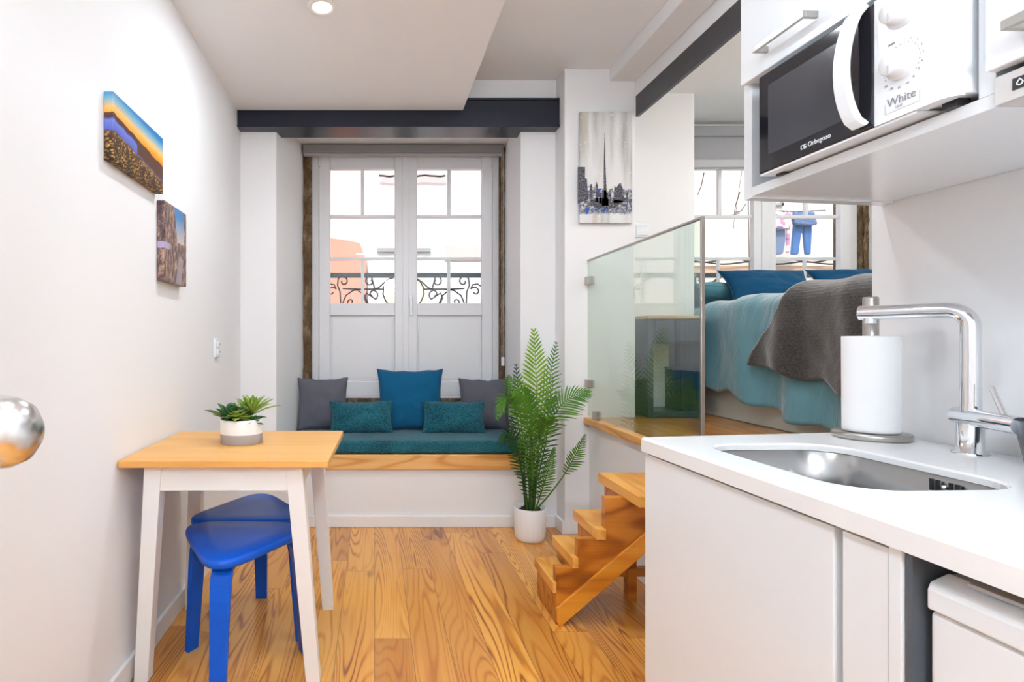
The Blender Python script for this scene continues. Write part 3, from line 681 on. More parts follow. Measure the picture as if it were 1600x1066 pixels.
# ------------------------------------------------------------------ palm
PX, PY = .862, 3.19
t = thing('potted_palm', (PX, PY, 0), 'artificial palm with feathery green fronds in a ribbed white pot', 'plant')
MB().lathe([(.066, 0.0), (.074, .004), (.080, .02), (.084, .06), (.086, .178), (.0845, .182), (.080, .180), (.078, .15), (.0001, .148)], (PX, PY, 0), 144, fn=lambda a, h: 1 + (.022 * abs(math.sin(a * 10)) if .01 < h < .175 else 0)).build('pot', 'pot', t)
m = MB(); m.lathe([(.0001, .165), (.045, .163), (.079, .156)], (PX, PY, 0), 40)
for i in range(60):
    a = rnd.uniform(0, 2 * PI); r = .07 * math.sqrt(rnd.random()); p = Vector((PX + r * math.cos(a), PY + r * math.sin(a), .165))
    d = Vector((rnd.uniform(-1, 1), rnd.uniform(-1, 1), rnd.uniform(-.3, .6))) * .012; m.tube([p - d, p + d], [.006, .004], 5)
m.build('bark_chips', 'soil', t)
def frond(base, ctrl, tip, L, mat, n=20, start=.38, face=(0, -1, 0), droop=.25, lw=.0048):
    """rachis = quadratic Bezier; leaflets in two rows from `start` on"""
    B = Vector(base); C = Vector(ctrl); T = Vector(tip); F = Vector(face)
    bz = lambda s: B * (1 - s) ** 2 + C * 2 * s * (1 - s) + T * s * s
    N = 28; path = [bz(i / N) for i in range(N + 1)]
    m = MB(); m.tube(path, [.0042 * (1 - .8 * i / N) + .0006 for i in range(N + 1)], 6)
    for i in range(n):
        f = i / (n - 1); s = start + (1 - start) * (f ** .95) * .985
        p = bz(s); tg = (bz(min(1, s + .02)) - bz(s - .02)).normalized()
        sd = tg.cross(F).normalized()
        prof = (min(1, (f + .06) * 3.2) ** .5) * (1 - .80 * max(0, (f - .25) / .75) ** 1.5)
        for sg in (-1, 1):
            ln = L * prof * rnd.uniform(.92, 1.06)
            ang = R(62 - 30 * f) + rnd.uniform(-.05, .05)
            d = (tg * math.cos(ang) + sd * sg * math.sin(ang) + F * rnd.uniform(-.05, .14)).normalized()
            nn = d.cross(tg).normalized() * sg
            w = tg - d * tg.dot(d); w.normalize(); K = 5; vs = []
            for k in range(K + 1):
                q = k / K; c = p + d * ln * q + Vector((0, 0, -droop * ln * q * q)) + tg * ln * .10 * q * q
                hw = lw * (math.sin(PI * (q * .86 + .12)) ** .8) * (1 if k < K else .05) * (.6 + .4 * prof)
                vs += [c + w * hw, c + nn * hw * .35, c - w * hw]
            fs = [(k * 3 + j, k * 3 + j + 1, (k + 1) * 3 + j + 1, (k + 1) * 3 + j) for k in range(K) for j in range(2)]
            m._add(vs, fs, True)
    return m.build('frond', mat, t, fix=False)
def F_(pb, pc, pt, Yb, Yc, Yt, L, mat, **k):
    return frond((PX + (pb - 834) * .0035, Yb, .16), at(pc[0], pc[1], Yc), at(pt[0], pt[1], Yt), L, mat, **k)
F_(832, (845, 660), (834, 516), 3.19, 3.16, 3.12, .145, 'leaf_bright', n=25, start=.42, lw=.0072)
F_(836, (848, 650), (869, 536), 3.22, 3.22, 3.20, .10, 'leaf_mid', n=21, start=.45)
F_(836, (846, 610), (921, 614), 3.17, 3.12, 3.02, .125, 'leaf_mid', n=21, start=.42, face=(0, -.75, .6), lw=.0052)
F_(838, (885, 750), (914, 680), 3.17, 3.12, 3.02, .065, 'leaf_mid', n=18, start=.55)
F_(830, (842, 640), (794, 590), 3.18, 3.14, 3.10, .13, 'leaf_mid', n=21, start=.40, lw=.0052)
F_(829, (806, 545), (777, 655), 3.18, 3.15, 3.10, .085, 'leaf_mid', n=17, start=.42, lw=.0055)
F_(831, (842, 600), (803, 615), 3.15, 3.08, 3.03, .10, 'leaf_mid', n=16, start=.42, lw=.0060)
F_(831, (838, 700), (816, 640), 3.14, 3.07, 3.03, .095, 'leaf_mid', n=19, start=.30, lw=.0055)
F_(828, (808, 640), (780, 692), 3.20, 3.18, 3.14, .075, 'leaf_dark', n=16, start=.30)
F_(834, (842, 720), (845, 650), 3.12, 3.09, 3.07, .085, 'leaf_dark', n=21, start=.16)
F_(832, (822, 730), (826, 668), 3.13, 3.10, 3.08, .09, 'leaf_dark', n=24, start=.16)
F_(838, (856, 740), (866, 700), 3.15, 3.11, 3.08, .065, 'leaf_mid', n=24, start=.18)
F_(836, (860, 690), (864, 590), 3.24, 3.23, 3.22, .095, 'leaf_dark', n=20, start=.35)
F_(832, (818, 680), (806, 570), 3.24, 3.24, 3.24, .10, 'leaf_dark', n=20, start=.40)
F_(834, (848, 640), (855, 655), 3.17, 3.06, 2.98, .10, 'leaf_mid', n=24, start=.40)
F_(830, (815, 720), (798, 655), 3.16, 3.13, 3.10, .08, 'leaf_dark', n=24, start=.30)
MB().tube([(PX, PY, .15), (PX - .004, PY - .01, .45), (PX + .006, PY - .02, .72)], [.009, .007, .004], 8).build('stem', 'stem', t)

# ------------------------------------------------------------------ stairs to the platform
t = thing('wooden_stairs', (.95, 2.33, 0), 'short varnished pine stairs with four treads rising to the platform', 'stairs')
XN = [.690, .767, .858, .965]; ZT = [.167, .262, .372, .533]; YA, YZ = 2.175, 2.49; XE = 1.218
YP = 2.235                                  # near face of the near cheek
XR = [.704, XN[1] + .020, XN[2] + .020, XN[3] + .028]; XC = [.704, .789, .896]
for i in range(4):
    xr = XR[i + 1] if i < 3 else XE
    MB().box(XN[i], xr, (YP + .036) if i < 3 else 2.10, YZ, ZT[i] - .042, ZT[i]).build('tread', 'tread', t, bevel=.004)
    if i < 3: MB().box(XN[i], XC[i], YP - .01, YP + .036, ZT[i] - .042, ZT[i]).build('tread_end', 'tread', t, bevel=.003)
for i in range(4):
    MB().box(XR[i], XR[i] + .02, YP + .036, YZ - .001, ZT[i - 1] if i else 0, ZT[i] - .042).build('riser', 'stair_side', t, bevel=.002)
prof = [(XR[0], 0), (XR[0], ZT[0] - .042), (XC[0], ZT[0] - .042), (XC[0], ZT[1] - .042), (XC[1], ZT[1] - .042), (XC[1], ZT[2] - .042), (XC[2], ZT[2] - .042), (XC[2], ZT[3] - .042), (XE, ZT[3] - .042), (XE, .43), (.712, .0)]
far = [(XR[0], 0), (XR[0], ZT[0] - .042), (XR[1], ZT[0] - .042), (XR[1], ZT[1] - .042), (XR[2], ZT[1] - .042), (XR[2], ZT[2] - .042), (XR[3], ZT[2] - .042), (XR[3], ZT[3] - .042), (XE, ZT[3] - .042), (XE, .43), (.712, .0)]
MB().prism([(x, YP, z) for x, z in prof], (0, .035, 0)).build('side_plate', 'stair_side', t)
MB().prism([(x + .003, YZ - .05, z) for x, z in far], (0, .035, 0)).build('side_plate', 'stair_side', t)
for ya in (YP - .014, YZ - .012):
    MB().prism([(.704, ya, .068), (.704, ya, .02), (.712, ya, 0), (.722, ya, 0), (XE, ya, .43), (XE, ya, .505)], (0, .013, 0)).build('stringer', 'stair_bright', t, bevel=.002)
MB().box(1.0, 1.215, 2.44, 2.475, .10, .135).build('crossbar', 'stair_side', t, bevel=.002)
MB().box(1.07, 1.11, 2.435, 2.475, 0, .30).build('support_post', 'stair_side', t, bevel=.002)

# ------------------------------------------------------------------ glass balustrade
t = thing('glass_balustrade', (1.21, 2.7, .667), 'clear glass balustrade with thin metal cap along the platform edge', 'balustrade')
MB().box(1.207, 1.219, 2.135, 3.262, .678, 1.552).build('glass_panel', 'bglass', t)
MB().box(1.204, 1.222, 2.13, 3.264, 1.552, 1.560).build('cap_rail', 'steelv', t, bevel=.002)
MB().box(1.206, 1.220, 2.124, 2.135, .669, 1.561).build('end_post', 'steelv', t, bevel=.002)
for z in (.86, 1.44): MB().box(1.192, 1.232, 3.225, 3.268, z - .022, z + .022).build('clamp', 'steelv', t, bevel=.003)
for y in (3.15, 2.3): MB().box(1.196, 1.230, y - .02, y + .02, .667, .715).build('floor_clamp', 'steelv', t, bevel=.003)

# ------------------------------------------------------------------ bed
BX, BY0, BY1 = 1.965, 2.16, 3.96
t = thing('bed', (2.6, 3.2, .667), 'bed with satin teal duvet on a cream storage base in the sleeping area', 'bed')
MB().box(BX, 3.35, BY0 + .06, BY1 - .02, .668, .93).build('bed_base', 'bedbase', t, bevel=.006)
MB().box(BX + .02, 3.33, BY0 + .07, BY1 - .03, .93, 1.26).build('mattress', 'bedbase', t, bevel=.05, seg=4)
def hemz(y):   # height of the duvet hem above the floor line, from head to foot
    k = [(2.16, .69), (2.38, .71), (2.55, .745), (2.75, .77), (2.95, .81), (3.25, .84), (3.6, .87), (4.0, .90)]
    for (a, za), (b_, zb) in zip(k, k[1:]):
        if y <= b_: return za + (zb - za) * max(0, (y - a)) / (b_ - a)
    return .9
def cover(y0, y1, u_end, off, seed, wr, footdrop, hem):
    """cloth over the bed's left side (and foot); s = arc length from bed centre outward"""
    def fn(u, v):
        y = y0 + (y1 - y0) * v
        q = u; top = 1.315 + .02 * math.sin(y * 2.5 + 1); x_in = 3.3
        zh = hem(y, v) + .012 * math.sin(y * 21 + seed) + .02 * mnoise.noise(Vector((y * 6, seed, 0)))
        rad = .075
        if q < .45:
            f = q / .45; p = Vector((x_in + (BX + rad - x_in) * f, y, top))
            n = Vector((0, 0, 1))
        elif q < .60:
            a = (q - .45) / .15 * PI / 2; p = Vector((BX + rad - (rad + .012) * math.sin(a), y, top - rad + rad * math.cos(a))); n = Vector((-math.sin(a), 0, math.cos(a)))
        else:
            f = (q - .60) / .40; z = (top - rad) + (zh - top + rad) * f; p = Vector((BX - .012 - .028 * f - .02 * f * f, y, z)); n = Vector((-1, 0, 0))
        hang = max(0, (q - .40) / .60)
        ph = y * 17 + 1.5 * (q - .5) * (1 if wr > .021 else 2.2) + 2.6 * mnoise.noise(Vector((y * 1.7, q * 1.3, seed)))
        fold = math.sin(ph) * .5 + .5
        w = wr * (.3 + hang) * fold ** 1.4 * 1.7 + .016 * mnoise.noise(Vector((y * 3.4, q * 3, seed + 3))) + .007 * mnoise.noise(Vector((y * 11 + q * 5, q * 6, seed)))
        if y > 3.42: w = min(w, .004)
        return p + n * (off + w)
    return fn
m = MB(); m.grid(cover(BY0, BY1, 1, .006, 1, .021, .1, lambda y, v: hemz(y)), 60, 120)
# the foot drop, continuous with the side edge
def foot_drop(m, f, nu=40, nv=24):
    def g(u, v):
        e = f(.30 + .70 * v, 0); k = Vector((3.3, e.y, e.z)); p = k.lerp(e, u)
        p.y -= .03 * math.sin(PI * min(1, v * 1.2)) * (1 - u ** 6) * (.7 + .3 * math.sin(u * 38))
        return p
    m.grid(g, nu, nv)
foot_drop(m, cover(BY0, BY1, 1, .006, 1, .021, .1, lambda y, v: hemz(y)))
m.build('duvet', 'duvet', t, solid=.008)
TY0, TY1 = BY0 - .02, 2.86
t2 = thing('throw_blanket', (2.5, 2.6, 1.34), 'charcoal fleece throw draped over the foot of the bed', 'blanket')
def thr(u, v):
    yedge = 2.70 + .14 * max(0, (u - .45) / .55)
    f = cover(TY0, yedge + .04 * math.sin(u * 9), 1, .034, 8, .022, 0, lambda y, v_: .885 + .10 * v_ ** 1.3 + .01)
    return f(u, v)
m = MB(); m.grid(thr, 60, 60)
foot_drop(m, thr)
m.build('fleece', 'throw', t2, solid=.012)
m = MB()
G2 = 'pillows at the head of the bed'
pillow('pillow', (2.24, 3.84, 1.405), .44, .30, .14, 'duvetp', 'pale teal sleeping pillow lying flat nearest the glass balustrade', 'pillow', G2, rx=68, rz=6, seed=21)
pillow('pillow', (2.07, 3.875, 1.43), .24, .26, .09, 'bedpat', 'small patterned teal pillow at the far left corner of the bed', 'pillow', G2, rx=-15, rz=5, seed=25)
pillow('pillow', (2.52, 3.68, 1.452), .56, .27, .15, 'bluep', 'petrol blue pillow leaning at the head of the bed, fully visible', 'pillow', G2, rx=-38, rz=0, seed=23)
pillow('pillow', (3.12, 3.70, 1.458), .58, .27, .15, 'bluep', 'second petrol blue pillow partly cut off by the kitchen wall', 'pillow', G2, rx=-38, rz=0, seed=27)

# ------------------------------------------------------------------ slate cabinet behind the glass
t = thing('slate_cabinet', (1.69, 3.36, .667), 'dark slate open cabinet with pale wooden top behind the glass', 'cabinet')
cx0, cx1, cy0, cy1 = 1.545, 1.855, 3.25, 3.485; zb, zt2 = .668, 1.225
MB().box(cx0 - .008, cx1 + .01, cy0 - .008, cy1, zt2, 1.243).build('top_board', 'cabtop', t, bevel=.003)
MB().box(cx0, cx0 + .03, cy0, cy1, zb, zt2).box(cx1 - .02, cx1, cy0, cy1, zb, zt2).box(cx0 + .03, cx1 - .02, cy0, cy1, zb, zb + .035).box(cx0 + .03, cx1 - .02, cy0 + .0, cy1, 1.085, zt2).build('carcass', 'navycab', t, bevel=.002)
MB().box(cx0 + .035, cx1 - .025, cy0 - .012, cy0, 1.10, 1.215).build('drawer_front', 'navycab', t, bevel=.002)
MB().box(1.775, cx1 - .02, cy1 - .012, cy1, zb + .035, 1.085).build('back_panel', 'navycab', t)
MB().box(cx0 + .03, 1.775, cy1 - .01, cy1 - .004, zb + .035, 1.085).build('pale_back_board', 'white_leg', t)
t = thing('storage_box', (1.77, 3.36, .705), 'dark navy storage box standing inside the slate cabinet', 'box')
MB().box(1.745, 1.830, 3.27, 3.46, .704, .93).build('box_body', 'navybox', t, bevel=.006)
MB().box(1.742, 1.833, 3.267, 3.463, .93, .945).build('lid', 'navybox', t, bevel=.005)

# ------------------------------------------------------------------ kitchen: base units
ZK = .86; TH = .035
def rrect(u0, u1, v0, v1, r, n=8):
    pts = []
    for (cu, cv_, a0) in ((u1 - r, v1 - r, 0), (u0 + r, v1 - r, 90), (u0 + r, v0 + r, 180), (u1 - r, v0 + r, 270)):
        for k in range(n + 1):
            a = R(a0 + 90 * k / n); pts.append((cu + r * math.cos(a), cv_ + r * math.sin(a)))
    return pts
SU0, SU1, SV0, SV1 = .100, .52, .085, .395
hole = rrect(SU0, SU1, SV0, SV1, .085)
def slab_ring():
    outer_c = [(1.9, .655), (-.066, .655), (0.0, 0.0), (1.9, 0.0)]
    # sample the outer boundary with as many points as the hole, matched by angle
    cu, cv_ = (SU0 + SU1) / 2, (SV0 + SV1) / 2
    out = []
    for (hu, hv) in hole:
        du, dv = hu - cu, hv - cv_; best = None
        for (a, b_) in zip(outer_c, outer_c[1:] + outer_c[:1]):
            ex, ey = b_[0] - a[0], b_[1] - a[1]; den = du * ey - dv * ex
            if abs(den) < 1e-9: continue
            s = ((a[0] - cu) * ey - (a[1] - cv_) * ex) / den; q = ((a[0] - cu) * dv - (a[1] - cv_) * du) / den
            if s > 0 and -1e-6 <= q <= 1 + 1e-6 and (best is None or s < best): best = s
        out.append((cu + du * best, cv_ + dv * best))
    # snap the nearest samples to the true corners
    for c in outer_c:
        k = min(range(len(out)), key=lambda i: (out[i][0] - c[0]) ** 2 + (out[i][1] - c[1]) ** 2); out[k] = c
    return out
outer = slab_ring(); n = len(hole); e = .005
m = MB(KX)
cu, cv_ = (SU0 + SU1) / 2, (SV0 + SV1) / 2
inn = [(cu + (u - cu) * 1.015, cv_ + (v - cv_) * 1.02) for u, v in hole]
ins = [(min(u, 1.895), min(max(v, e), .655)) if u > .01 else (u + e * .8, min(max(v, e), .655)) for u, v in outer]
rows = [[(u, v, ZK - TH) for u, v in outer], [(u, v, ZK - e) for u, v in outer], [(u, v, ZK) for u, v in ins], [(u, v, ZK) for u, v in inn], [(u, v, ZK - .004) for u, v in hole], [(u, v, ZK - .015) for u, v in hole]]
vs = [p for r in rows for p in r]
fs = [(r * n + i, r * n + (i + 1) % n, (r + 1) * n + (i + 1) % n, (r + 1) * n + i) for r in range(5) for i in range(n)] + [(5 * n + i, 5 * n + (i + 1) % n, (i + 1) % n, i) for i in range(n)]
m._add(vs, fs)
tag(m.build('countertop', 'counter'), 'white worktop with rounded sink cut-out running along the kitchen wall', 'countertop')
# sink
t = thing('sink', KX((.33, .24, ZK - TH)), 'stainless steel undermount sink basin set in the white worktop', 'sink')
rim = rrect(SU0 - .004, SU1 + .004, SV0 - .004, SV1 + .004, .088)
rws = []
for z, k in ((ZK - .0155, 1), (ZK - .0165, .992), (ZK - .10, .985), (ZK - .17, .97), (ZK - .185, .93), (ZK - .19, .7), (ZK - .192, .12)):
    rws.append([(cu + (u - cu) * k, cv_ + (v - cv_) * k, z) for u, v in rim])
m = MB(KX); vs = [p for r in rws for p in r]
m._add(vs, [(r * n + i, r * n + (i + 1) % n, (r + 1) * n + (i + 1) % n, (r + 1) * n + i) for r in range(len(rws) - 1) for i in range(n)], True)
m._add(rws[-1], [tuple(range(n))])
m.build('basin', 'sinksteel', t, solid=.0015)
m = MB(KX)
for u in (.345, .357, .381, .393): m.box(u, u + .005, SV1 - .006, SV1 - .001, ZK - .046, ZK - .024)
m.build('overflow_slots', 'blackp', t)
MB(KX).lathe([(.0001, SV1 - .009), (.004, SV1 - .008), (.005, SV1 - .001)], (.372, 0, ZK - .035), 16, 'Y').build('overflow_screw', 'chrome', t)
# base cabinet
t = thing('base_cabinet', KX((.3, .3, 0)), 'glossy white base cabinet under the sink', 'cabinet')
MB(KX).hexa([(-.0, .03, .08), (.655, .03, .08), (.655, .64, .08), (-.06, .64, .08)], [(-.0, .03, ZK - .20), (.655, .03, ZK - .20), (.655, .64, ZK - .20), (-.06, .64, ZK - .20)]).build('carcass', 'white_lacq', t)
MB(KX).hexa([(-.0, .03, ZK - .2), (.655, .03, ZK - .2), (.655, .05, ZK - .2), (.0, .05, ZK - .2)], [(-.0, .03, ZK - TH - .004), (.655, .03, ZK - TH - .004), (.655, .05, ZK - TH - .004), (.0, .05, ZK - TH - .004)]).build('front_rail', 'white_lacq', t)
MB(KX).hexa([(-.0, .03, ZK - .2), (.018, .03, ZK - .2), (-.04, .64, ZK - .2), (-.06, .64, ZK - .2)], [(-.0, .03, ZK - TH), (.018, .03, ZK - TH), (-.04, .64, ZK - TH), (-.06, .64, ZK - TH)]).build('end_panel', 'white_lacq', t)
MB(KX).box(.003, .570, .008, .028, .09, ZK - TH - .006).build('door', 'white_lacq', t, bevel=.0015)
MB(KX).box(.586, .660, .008, .028, .09, ZK - TH - .006).build('filler_panel', 'white_lacq', t, bevel=.0015)
MB(KX).box(.662, .680, .006, .62, .0, ZK - TH - .001).build('side_panel', 'white_lacq', t, bevel=.001)
MB(KX).box(.0, .66, .06, .08, .0, .085).build('plinth', 'white_lacq', t)
# fridge, and dark boards standing for the shade in its niche
t = thing('mini_fridge', KX((1.0, .3, 0)), 'white under-counter fridge to the right of the base cabinet', 'fridge')
MB(KX).box(.712, 1.20, .085, .60, .03, .795).build('fridge_body', 'whitep', t, bevel=.006)
MB(KX).box(.702, 1.21, .022, .078, .03, .755).build('fridge_door', 'whitep', t, bevel=.006, seg=3)
MB(KX).prism([(.702, .018, .757), (.702, .080, .757), (.702, .080, .800), (.702, .045, .802), (.702, .022, .792), (.702, .018, .782)], (.508, 0, 0)).build('door_top_trim', 'whitep', t, bevel=.003)
MB(KX).box(.74, 1.21, .030, .078, .801, .806).build('handle_lip', 'greyp', t, bevel=.001)
tag(MB(KX).box(.682, .692, .010, .60, .02, ZK - TH - .002).build('gap_shade_board', 'dkgrey'), 'dark board standing for the shade in the gap beside the fridge', 'board')  # dark sheet in place of the unlit gap
tag(MB(KX).box(.694, 1.25, .084, .094, .797, ZK - TH - .002).build('niche_shade_board', 'blackp'), 'black panel standing for the shade above the under-counter fridge', 'board')  # black sheet in place of the shade over the fridge

# faucet
fx, fy = 1.268, 1.225
t = thing('kitchen_faucet', (fx, fy, ZK), 'tall chrome mixer tap with angled spout behind the sink', 'faucet')
MB().lathe([(.030, ZK), (.030, ZK + .004), (.0225, ZK + .006), (.0225, .925)], (fx, fy, 0), 32).build('base', 'chrome', t)
hd = Vector((-.055, -.20, 0)).normalized()
pa = Vector((fx, fy, .938)) - hd * .04; pb = Vector((fx, fy, .938)) + hd * .105
MB().tube([pa, Vector((fx, fy, .938)), pb], .0185, 32).build('mixer_body', 'chrome', t, bevel=.001)
MB().tube([pb, pb + hd * .03], .0187, 32).build('lever_collar', 'chrome', t)
MB().tube([Vector((fx, fy, .950)), Vector((fx, fy, 1.0))], .0175, 32).build('neck', 'chrome', t)
sp = Vector((-.112, .165, 0)).normalized(); zt3 = 1.167; rb = .036
path = [Vector((fx, fy, .99)), Vector((fx, fy, zt3 - rb))]
for k in range(1, 9):
    a = PI / 2 * k / 8; path.append(Vector((fx, fy, zt3 - rb + rb * math.sin(a))) + sp * (rb * (1 - math.cos(a))))
path.append(Vector((fx, fy, zt3)) + sp * .188)
sp_o = MB().tube(path, .0168, 32).build('spout', 'chrome', t, bevel=.001)
MB().tube([Vector((fx, fy, zt3)) + sp * .187, Vector((fx, fy, zt3)) + sp * .1895], .015, 32).build('spout_cap', 'steelv', t)
q = Vector((fx, fy, zt3)) + sp * .168; MB().tube([q + Vector((0, 0, -.012)), q + Vector((0, 0, -.025))], .012, 24).build('aerator', 'chrome', t)
l0 = pb - hd * .012 + Vector((0, 0, .012)); l1 = at(1550, 606, 1.17)
MB().tube([l0, l1], [.0055, .005], 16).build('lever', 'chrome', t)

# paper towel
px_, py_ = 1.228, 1.425
t = thing('paper_towel_holder', (px_, py_, ZK), 'brushed steel paper towel holder with round base behind the sink', 'holder')
MB().lathe([(.073, ZK), (.078, ZK + .002), (.079, ZK + .012), (.077, ZK + .015), (.0001, ZK + .015)], (px_, py_, 0), 64).build('base', 'steelv', t)
MB().lathe([(.016, ZK + .015), (.016, 1.205), (.0145, 1.209), (.0001, 1.209)], (px_, py_, 0), 32).build('pole', 'steelv', t)
m = MB()
def roll(a, h): return 1 + .012 * math.sin(a * 2 + h * 8) + (.03 * max(0, 1 - abs(((a - 5.3 + PI) % (2 * PI)) - PI) * 4))
m.lathe([(.018, ZK + .018), (.0565, ZK + .018), (.057, ZK + .025), (.057, 1.108), (.0565, 1.112), (.018, 1.112), (.018, ZK + .018)], (px_, py_, 0), 96, fn=lambda a, h: roll(a, h) )
tag(m.build('paper_towel_roll', 'paper'), 'white paper towel roll on the steel holder', 'paper towel')
# grey tumbler at the edge
cxk, cyk = 1.292, 1.075
t = tag(MB().lathe([(.0001, ZK + .004), (.036, ZK + .001), (.040, ZK + .002), (.056, .948), (.053, .948), (.038, ZK + .01), (.0001, ZK + .01)], (cxk - .018, cyk, 0), 48).build('tumbler', 'dkgrey'), 'dark grey tapered tumbler beside the tap at the edge', 'cup')

# ------------------------------------------------------------------ kitchen: wall units
VF = .263; ZB = 1.457
t = thing('wall_cabinet', KX((.3, .4, ZB)), 'white wall cabinet with open niche holding the microwave', 'cabinet')
MB(KX).hexa([(.0, VF, ZB - .004), (.028, VF, ZB - .004), (-.01, .66, ZB - .004), (-.045, .66, ZB - .004)], [(.0, VF, 2.3), (.028, VF, 2.3), (-.01, .66, 2.3), (-.045, .66, 2.3)]).build('side_panel', 'white_lacq', t, bevel=.001)
MB(KX).hexa([(.028, VF, ZB), (.57, VF, ZB), (.57, .66, ZB), (-.01, .66, ZB)], [(.028, VF, ZB + .022), (.57, VF, ZB + .022), (.57, .66, ZB + .022), (-.01, .66, ZB + .022)]).build('bottom_shelf', 'white_lacq', t, bevel=.001)
MB(KX).box(.545, .570, VF, .66, ZB + .022, 2.3).build('side_panel', 'white_lacq', t, bevel=.001)
MB(KX).box(.028, .545, VF, .66, 1.735, 1.752).build('middle_shelf', 'white_lacq', t)
MB(KX).box(-.005, .545, .645, .66, ZB + .022, 2.3).build('back_panel', 'white_lacq', t)
d = MB(KX).box(.016, .567, VF - .020, VF - .001, 1.733, 2.3).build('flap_door', 'white_lacq', t, bevel=.002)
def bar_handle(u0, u1, z, parent, vf):
    m = MB(KX).box(u0, u1, vf - .034, vf - .026, z - .007, z + .007).box(u0, u0 + .008, vf - .027, vf, z - .007, z + .007).box(u1 - .008, u1, vf - .027, vf, z - .007, z + .007)
    tag(m.build('handle', 'steelv', parent, bevel=.0008), 'brushed steel bar handle')
bar_handle(.105, .257, 1.777, d, VF - .02)
t = thing('wall_cabinet', KX((.85, .4, 1.51)), 'second white wall cabinet above the extractor hood at the right edge', 'cabinet')
MB(KX).box(.572, 1.17, VF, .66, 1.515, 2.3).build('carcass', 'white_lacq', t)
d = MB(KX).box(.572, 1.17, VF - .020, VF - .001, 1.508, 2.3).build('flap_door', 'white_lacq', t, bevel=.002)
bar_handle(.622, .79, 1.551, d, VF - .02)
t = thing('extractor_hood', KX((.85, .4, 1.457)), 'slim light grey extractor hood under the right wall cabinet', 'hood')
MB(KX).box(.573, 1.17, VF + .002, .655, 1.457, 1.495).build('hood_body', 'hoodm', t, bevel=.001)
MB(KX).box(.573, 1.17, VF - .006, VF + .002, 1.457, 1.500).build('front_bar', 'hoodm', t, bevel=.001)
MB(KX).box(.62, 1.12, VF + .01, .62, 1.4545, 1.457).build('filter', 'greyp', t)
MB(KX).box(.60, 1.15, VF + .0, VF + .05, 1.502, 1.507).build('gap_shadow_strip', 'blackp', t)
bd = MB(KX).box(.598, .618, VF - .0075, VF - .006, 1.470, 1.487).build('emblem_badge', 'blackp', t)
# flame emblem: outline drop with inner hollow
cU, cZ = .608, 1.4785
pts = []
for k in range(24):
    a = 2 * PI * k / 24; r = .0048 * (1 + .0 * a); uu = r * math.sin(a); zz = -r * math.cos(a)
    if zz > 0: uu *= (1 - zz / .0052 * .75); zz *= 1.25
    pts.append((uu, zz))
m = MB(KX)
for i in range(24):
    a, b_ = pts[i], pts[(i + 1) % 24]
    m.hexa([(cU + a[0], VF - .0082, cZ + a[1]), (cU + b_[0], VF - .0082, cZ + b_[1]), (cU + b_[0], VF - .0074, cZ + b_[1]), (cU + a[0], VF - .0074, cZ + a[1])],
           [(cU + a[0] * .62, VF - .0082, cZ + a[1] * .62), (cU + b_[0] * .62, VF - .0082, cZ + b_[1] * .62), (cU + b_[0] * .62, VF - .0074, cZ + b_[1] * .62), (cU + a[0] * .62, VF - .0074, cZ + a[1] * .62)])
m.build('flame_emblem', 'whitep', bd)

# microwave
U0, U1, MV, Z0, Z1 = .105, .540, .225, 1.488, 1.712
UD = .404
t = thing('microwave', KX((.32, .42, Z0)), 'white microwave with black glass door in the wall cabinet niche', 'microwave')
MB(KX).box(U0 + .004, U1, MV + .022, .58, Z0 + .004, Z1).build('casing', 'whitep', t, bevel=.004)
dr = MB(KX).box(U0, UD, MV, MV + .022, Z0, Z1 + .002).build('door', 'black', t, bevel=.004, seg=3)
MB(KX).prism([(u, MV - .0008, z) for u, z in rrect(U0 + .032, UD - .055, Z0 + .036, Z1 - .030, .004)], (0, .001, 0)).build('door_window', 'mwglass', dr)
pn = MB(KX).prism([(UD + .001, MV, Z0 + .0), (U1 - .018, MV, Z0), (U1 - .006, MV + .004, Z0), (U1, MV + .014, Z0), (U1, MV + .022, Z0), (UD + .001, MV + .022, Z0)], (0, 0, Z1 + .002 - Z0)).build('control_panel', 'whitep', t)
path = []
for k in range(17):
    f = k / 16; z = Z0 + .008 + (Z1 - .004 - Z0) * f; bow = math.sin(PI * f) ** .55
    path.append(KX((UD - .022 - .030 * bow * .6, MV - .004 - .022 * bow, z)))
MB().strap(path, .031, .012, KU).build('handle', 'whitep', dr, bevel=.004, seg=3)
for z in (1.578, 1.668):
    uc = UD + .052
    kn = MB(KX).lathe([(.0285, MV + .002), (.0275, MV - .003), (.026, MV - .005), (.022, MV - .006), (.020, MV - .022), (.0185, MV - .024), (.0001, MV - .024)], (uc, 0, z), 48, 'Y').build('knob', 'whitep', t)
    MB(KX).box(uc - .0012, uc + .0012, MV - .0246, MV - .023, z - .018, z - .004).build('pointer', 'greyp', kn)
z = 1.578
m = MB(KX)
for k in range(20):
    a = R(-120 + k * 13.0); r0, r1 = .0335, .0355 + (.002 if k % 3 == 0 else 0)
    ca, sa = math.sin(a), math.cos(a)
    m.box(uc + ca * r0 - .0005, uc + ca * r0 + .0005, MV - .0006, MV + .0002, z + sa * r0 - .0009, z + sa * r0 + .0009)
m.build('dial_markings', 'print', pn)
for lab, a in (('1', 10), ('2', 28), ('3', 48), ('4', 68), ('5', 88), ('6', 108), ('7', 126), ('8', 144), ('10', 164), ('15', 186), ('20', 206), ('30', 226)):
    aa = R(a); text(lab, .0055, KX((uc + math.sin(aa) * .040 - .002, MV - .0006, z + math.cos(aa) * .040 - .002)), KU, (0, 0, 1), 'dial_number', 'print', pn, .0002)
text('TIMER', .0050, KX((uc - .025, MV - .0006, z + .040)), KU, (0, 0, 1), 'dial_lettering', 'print', pn, .0002)
text('White', .0205, KX((uc - .026, MV - .0006, Z0 + .0235)), KU, (0, 0, 1), 'lettering', 'print', pn, .0003)
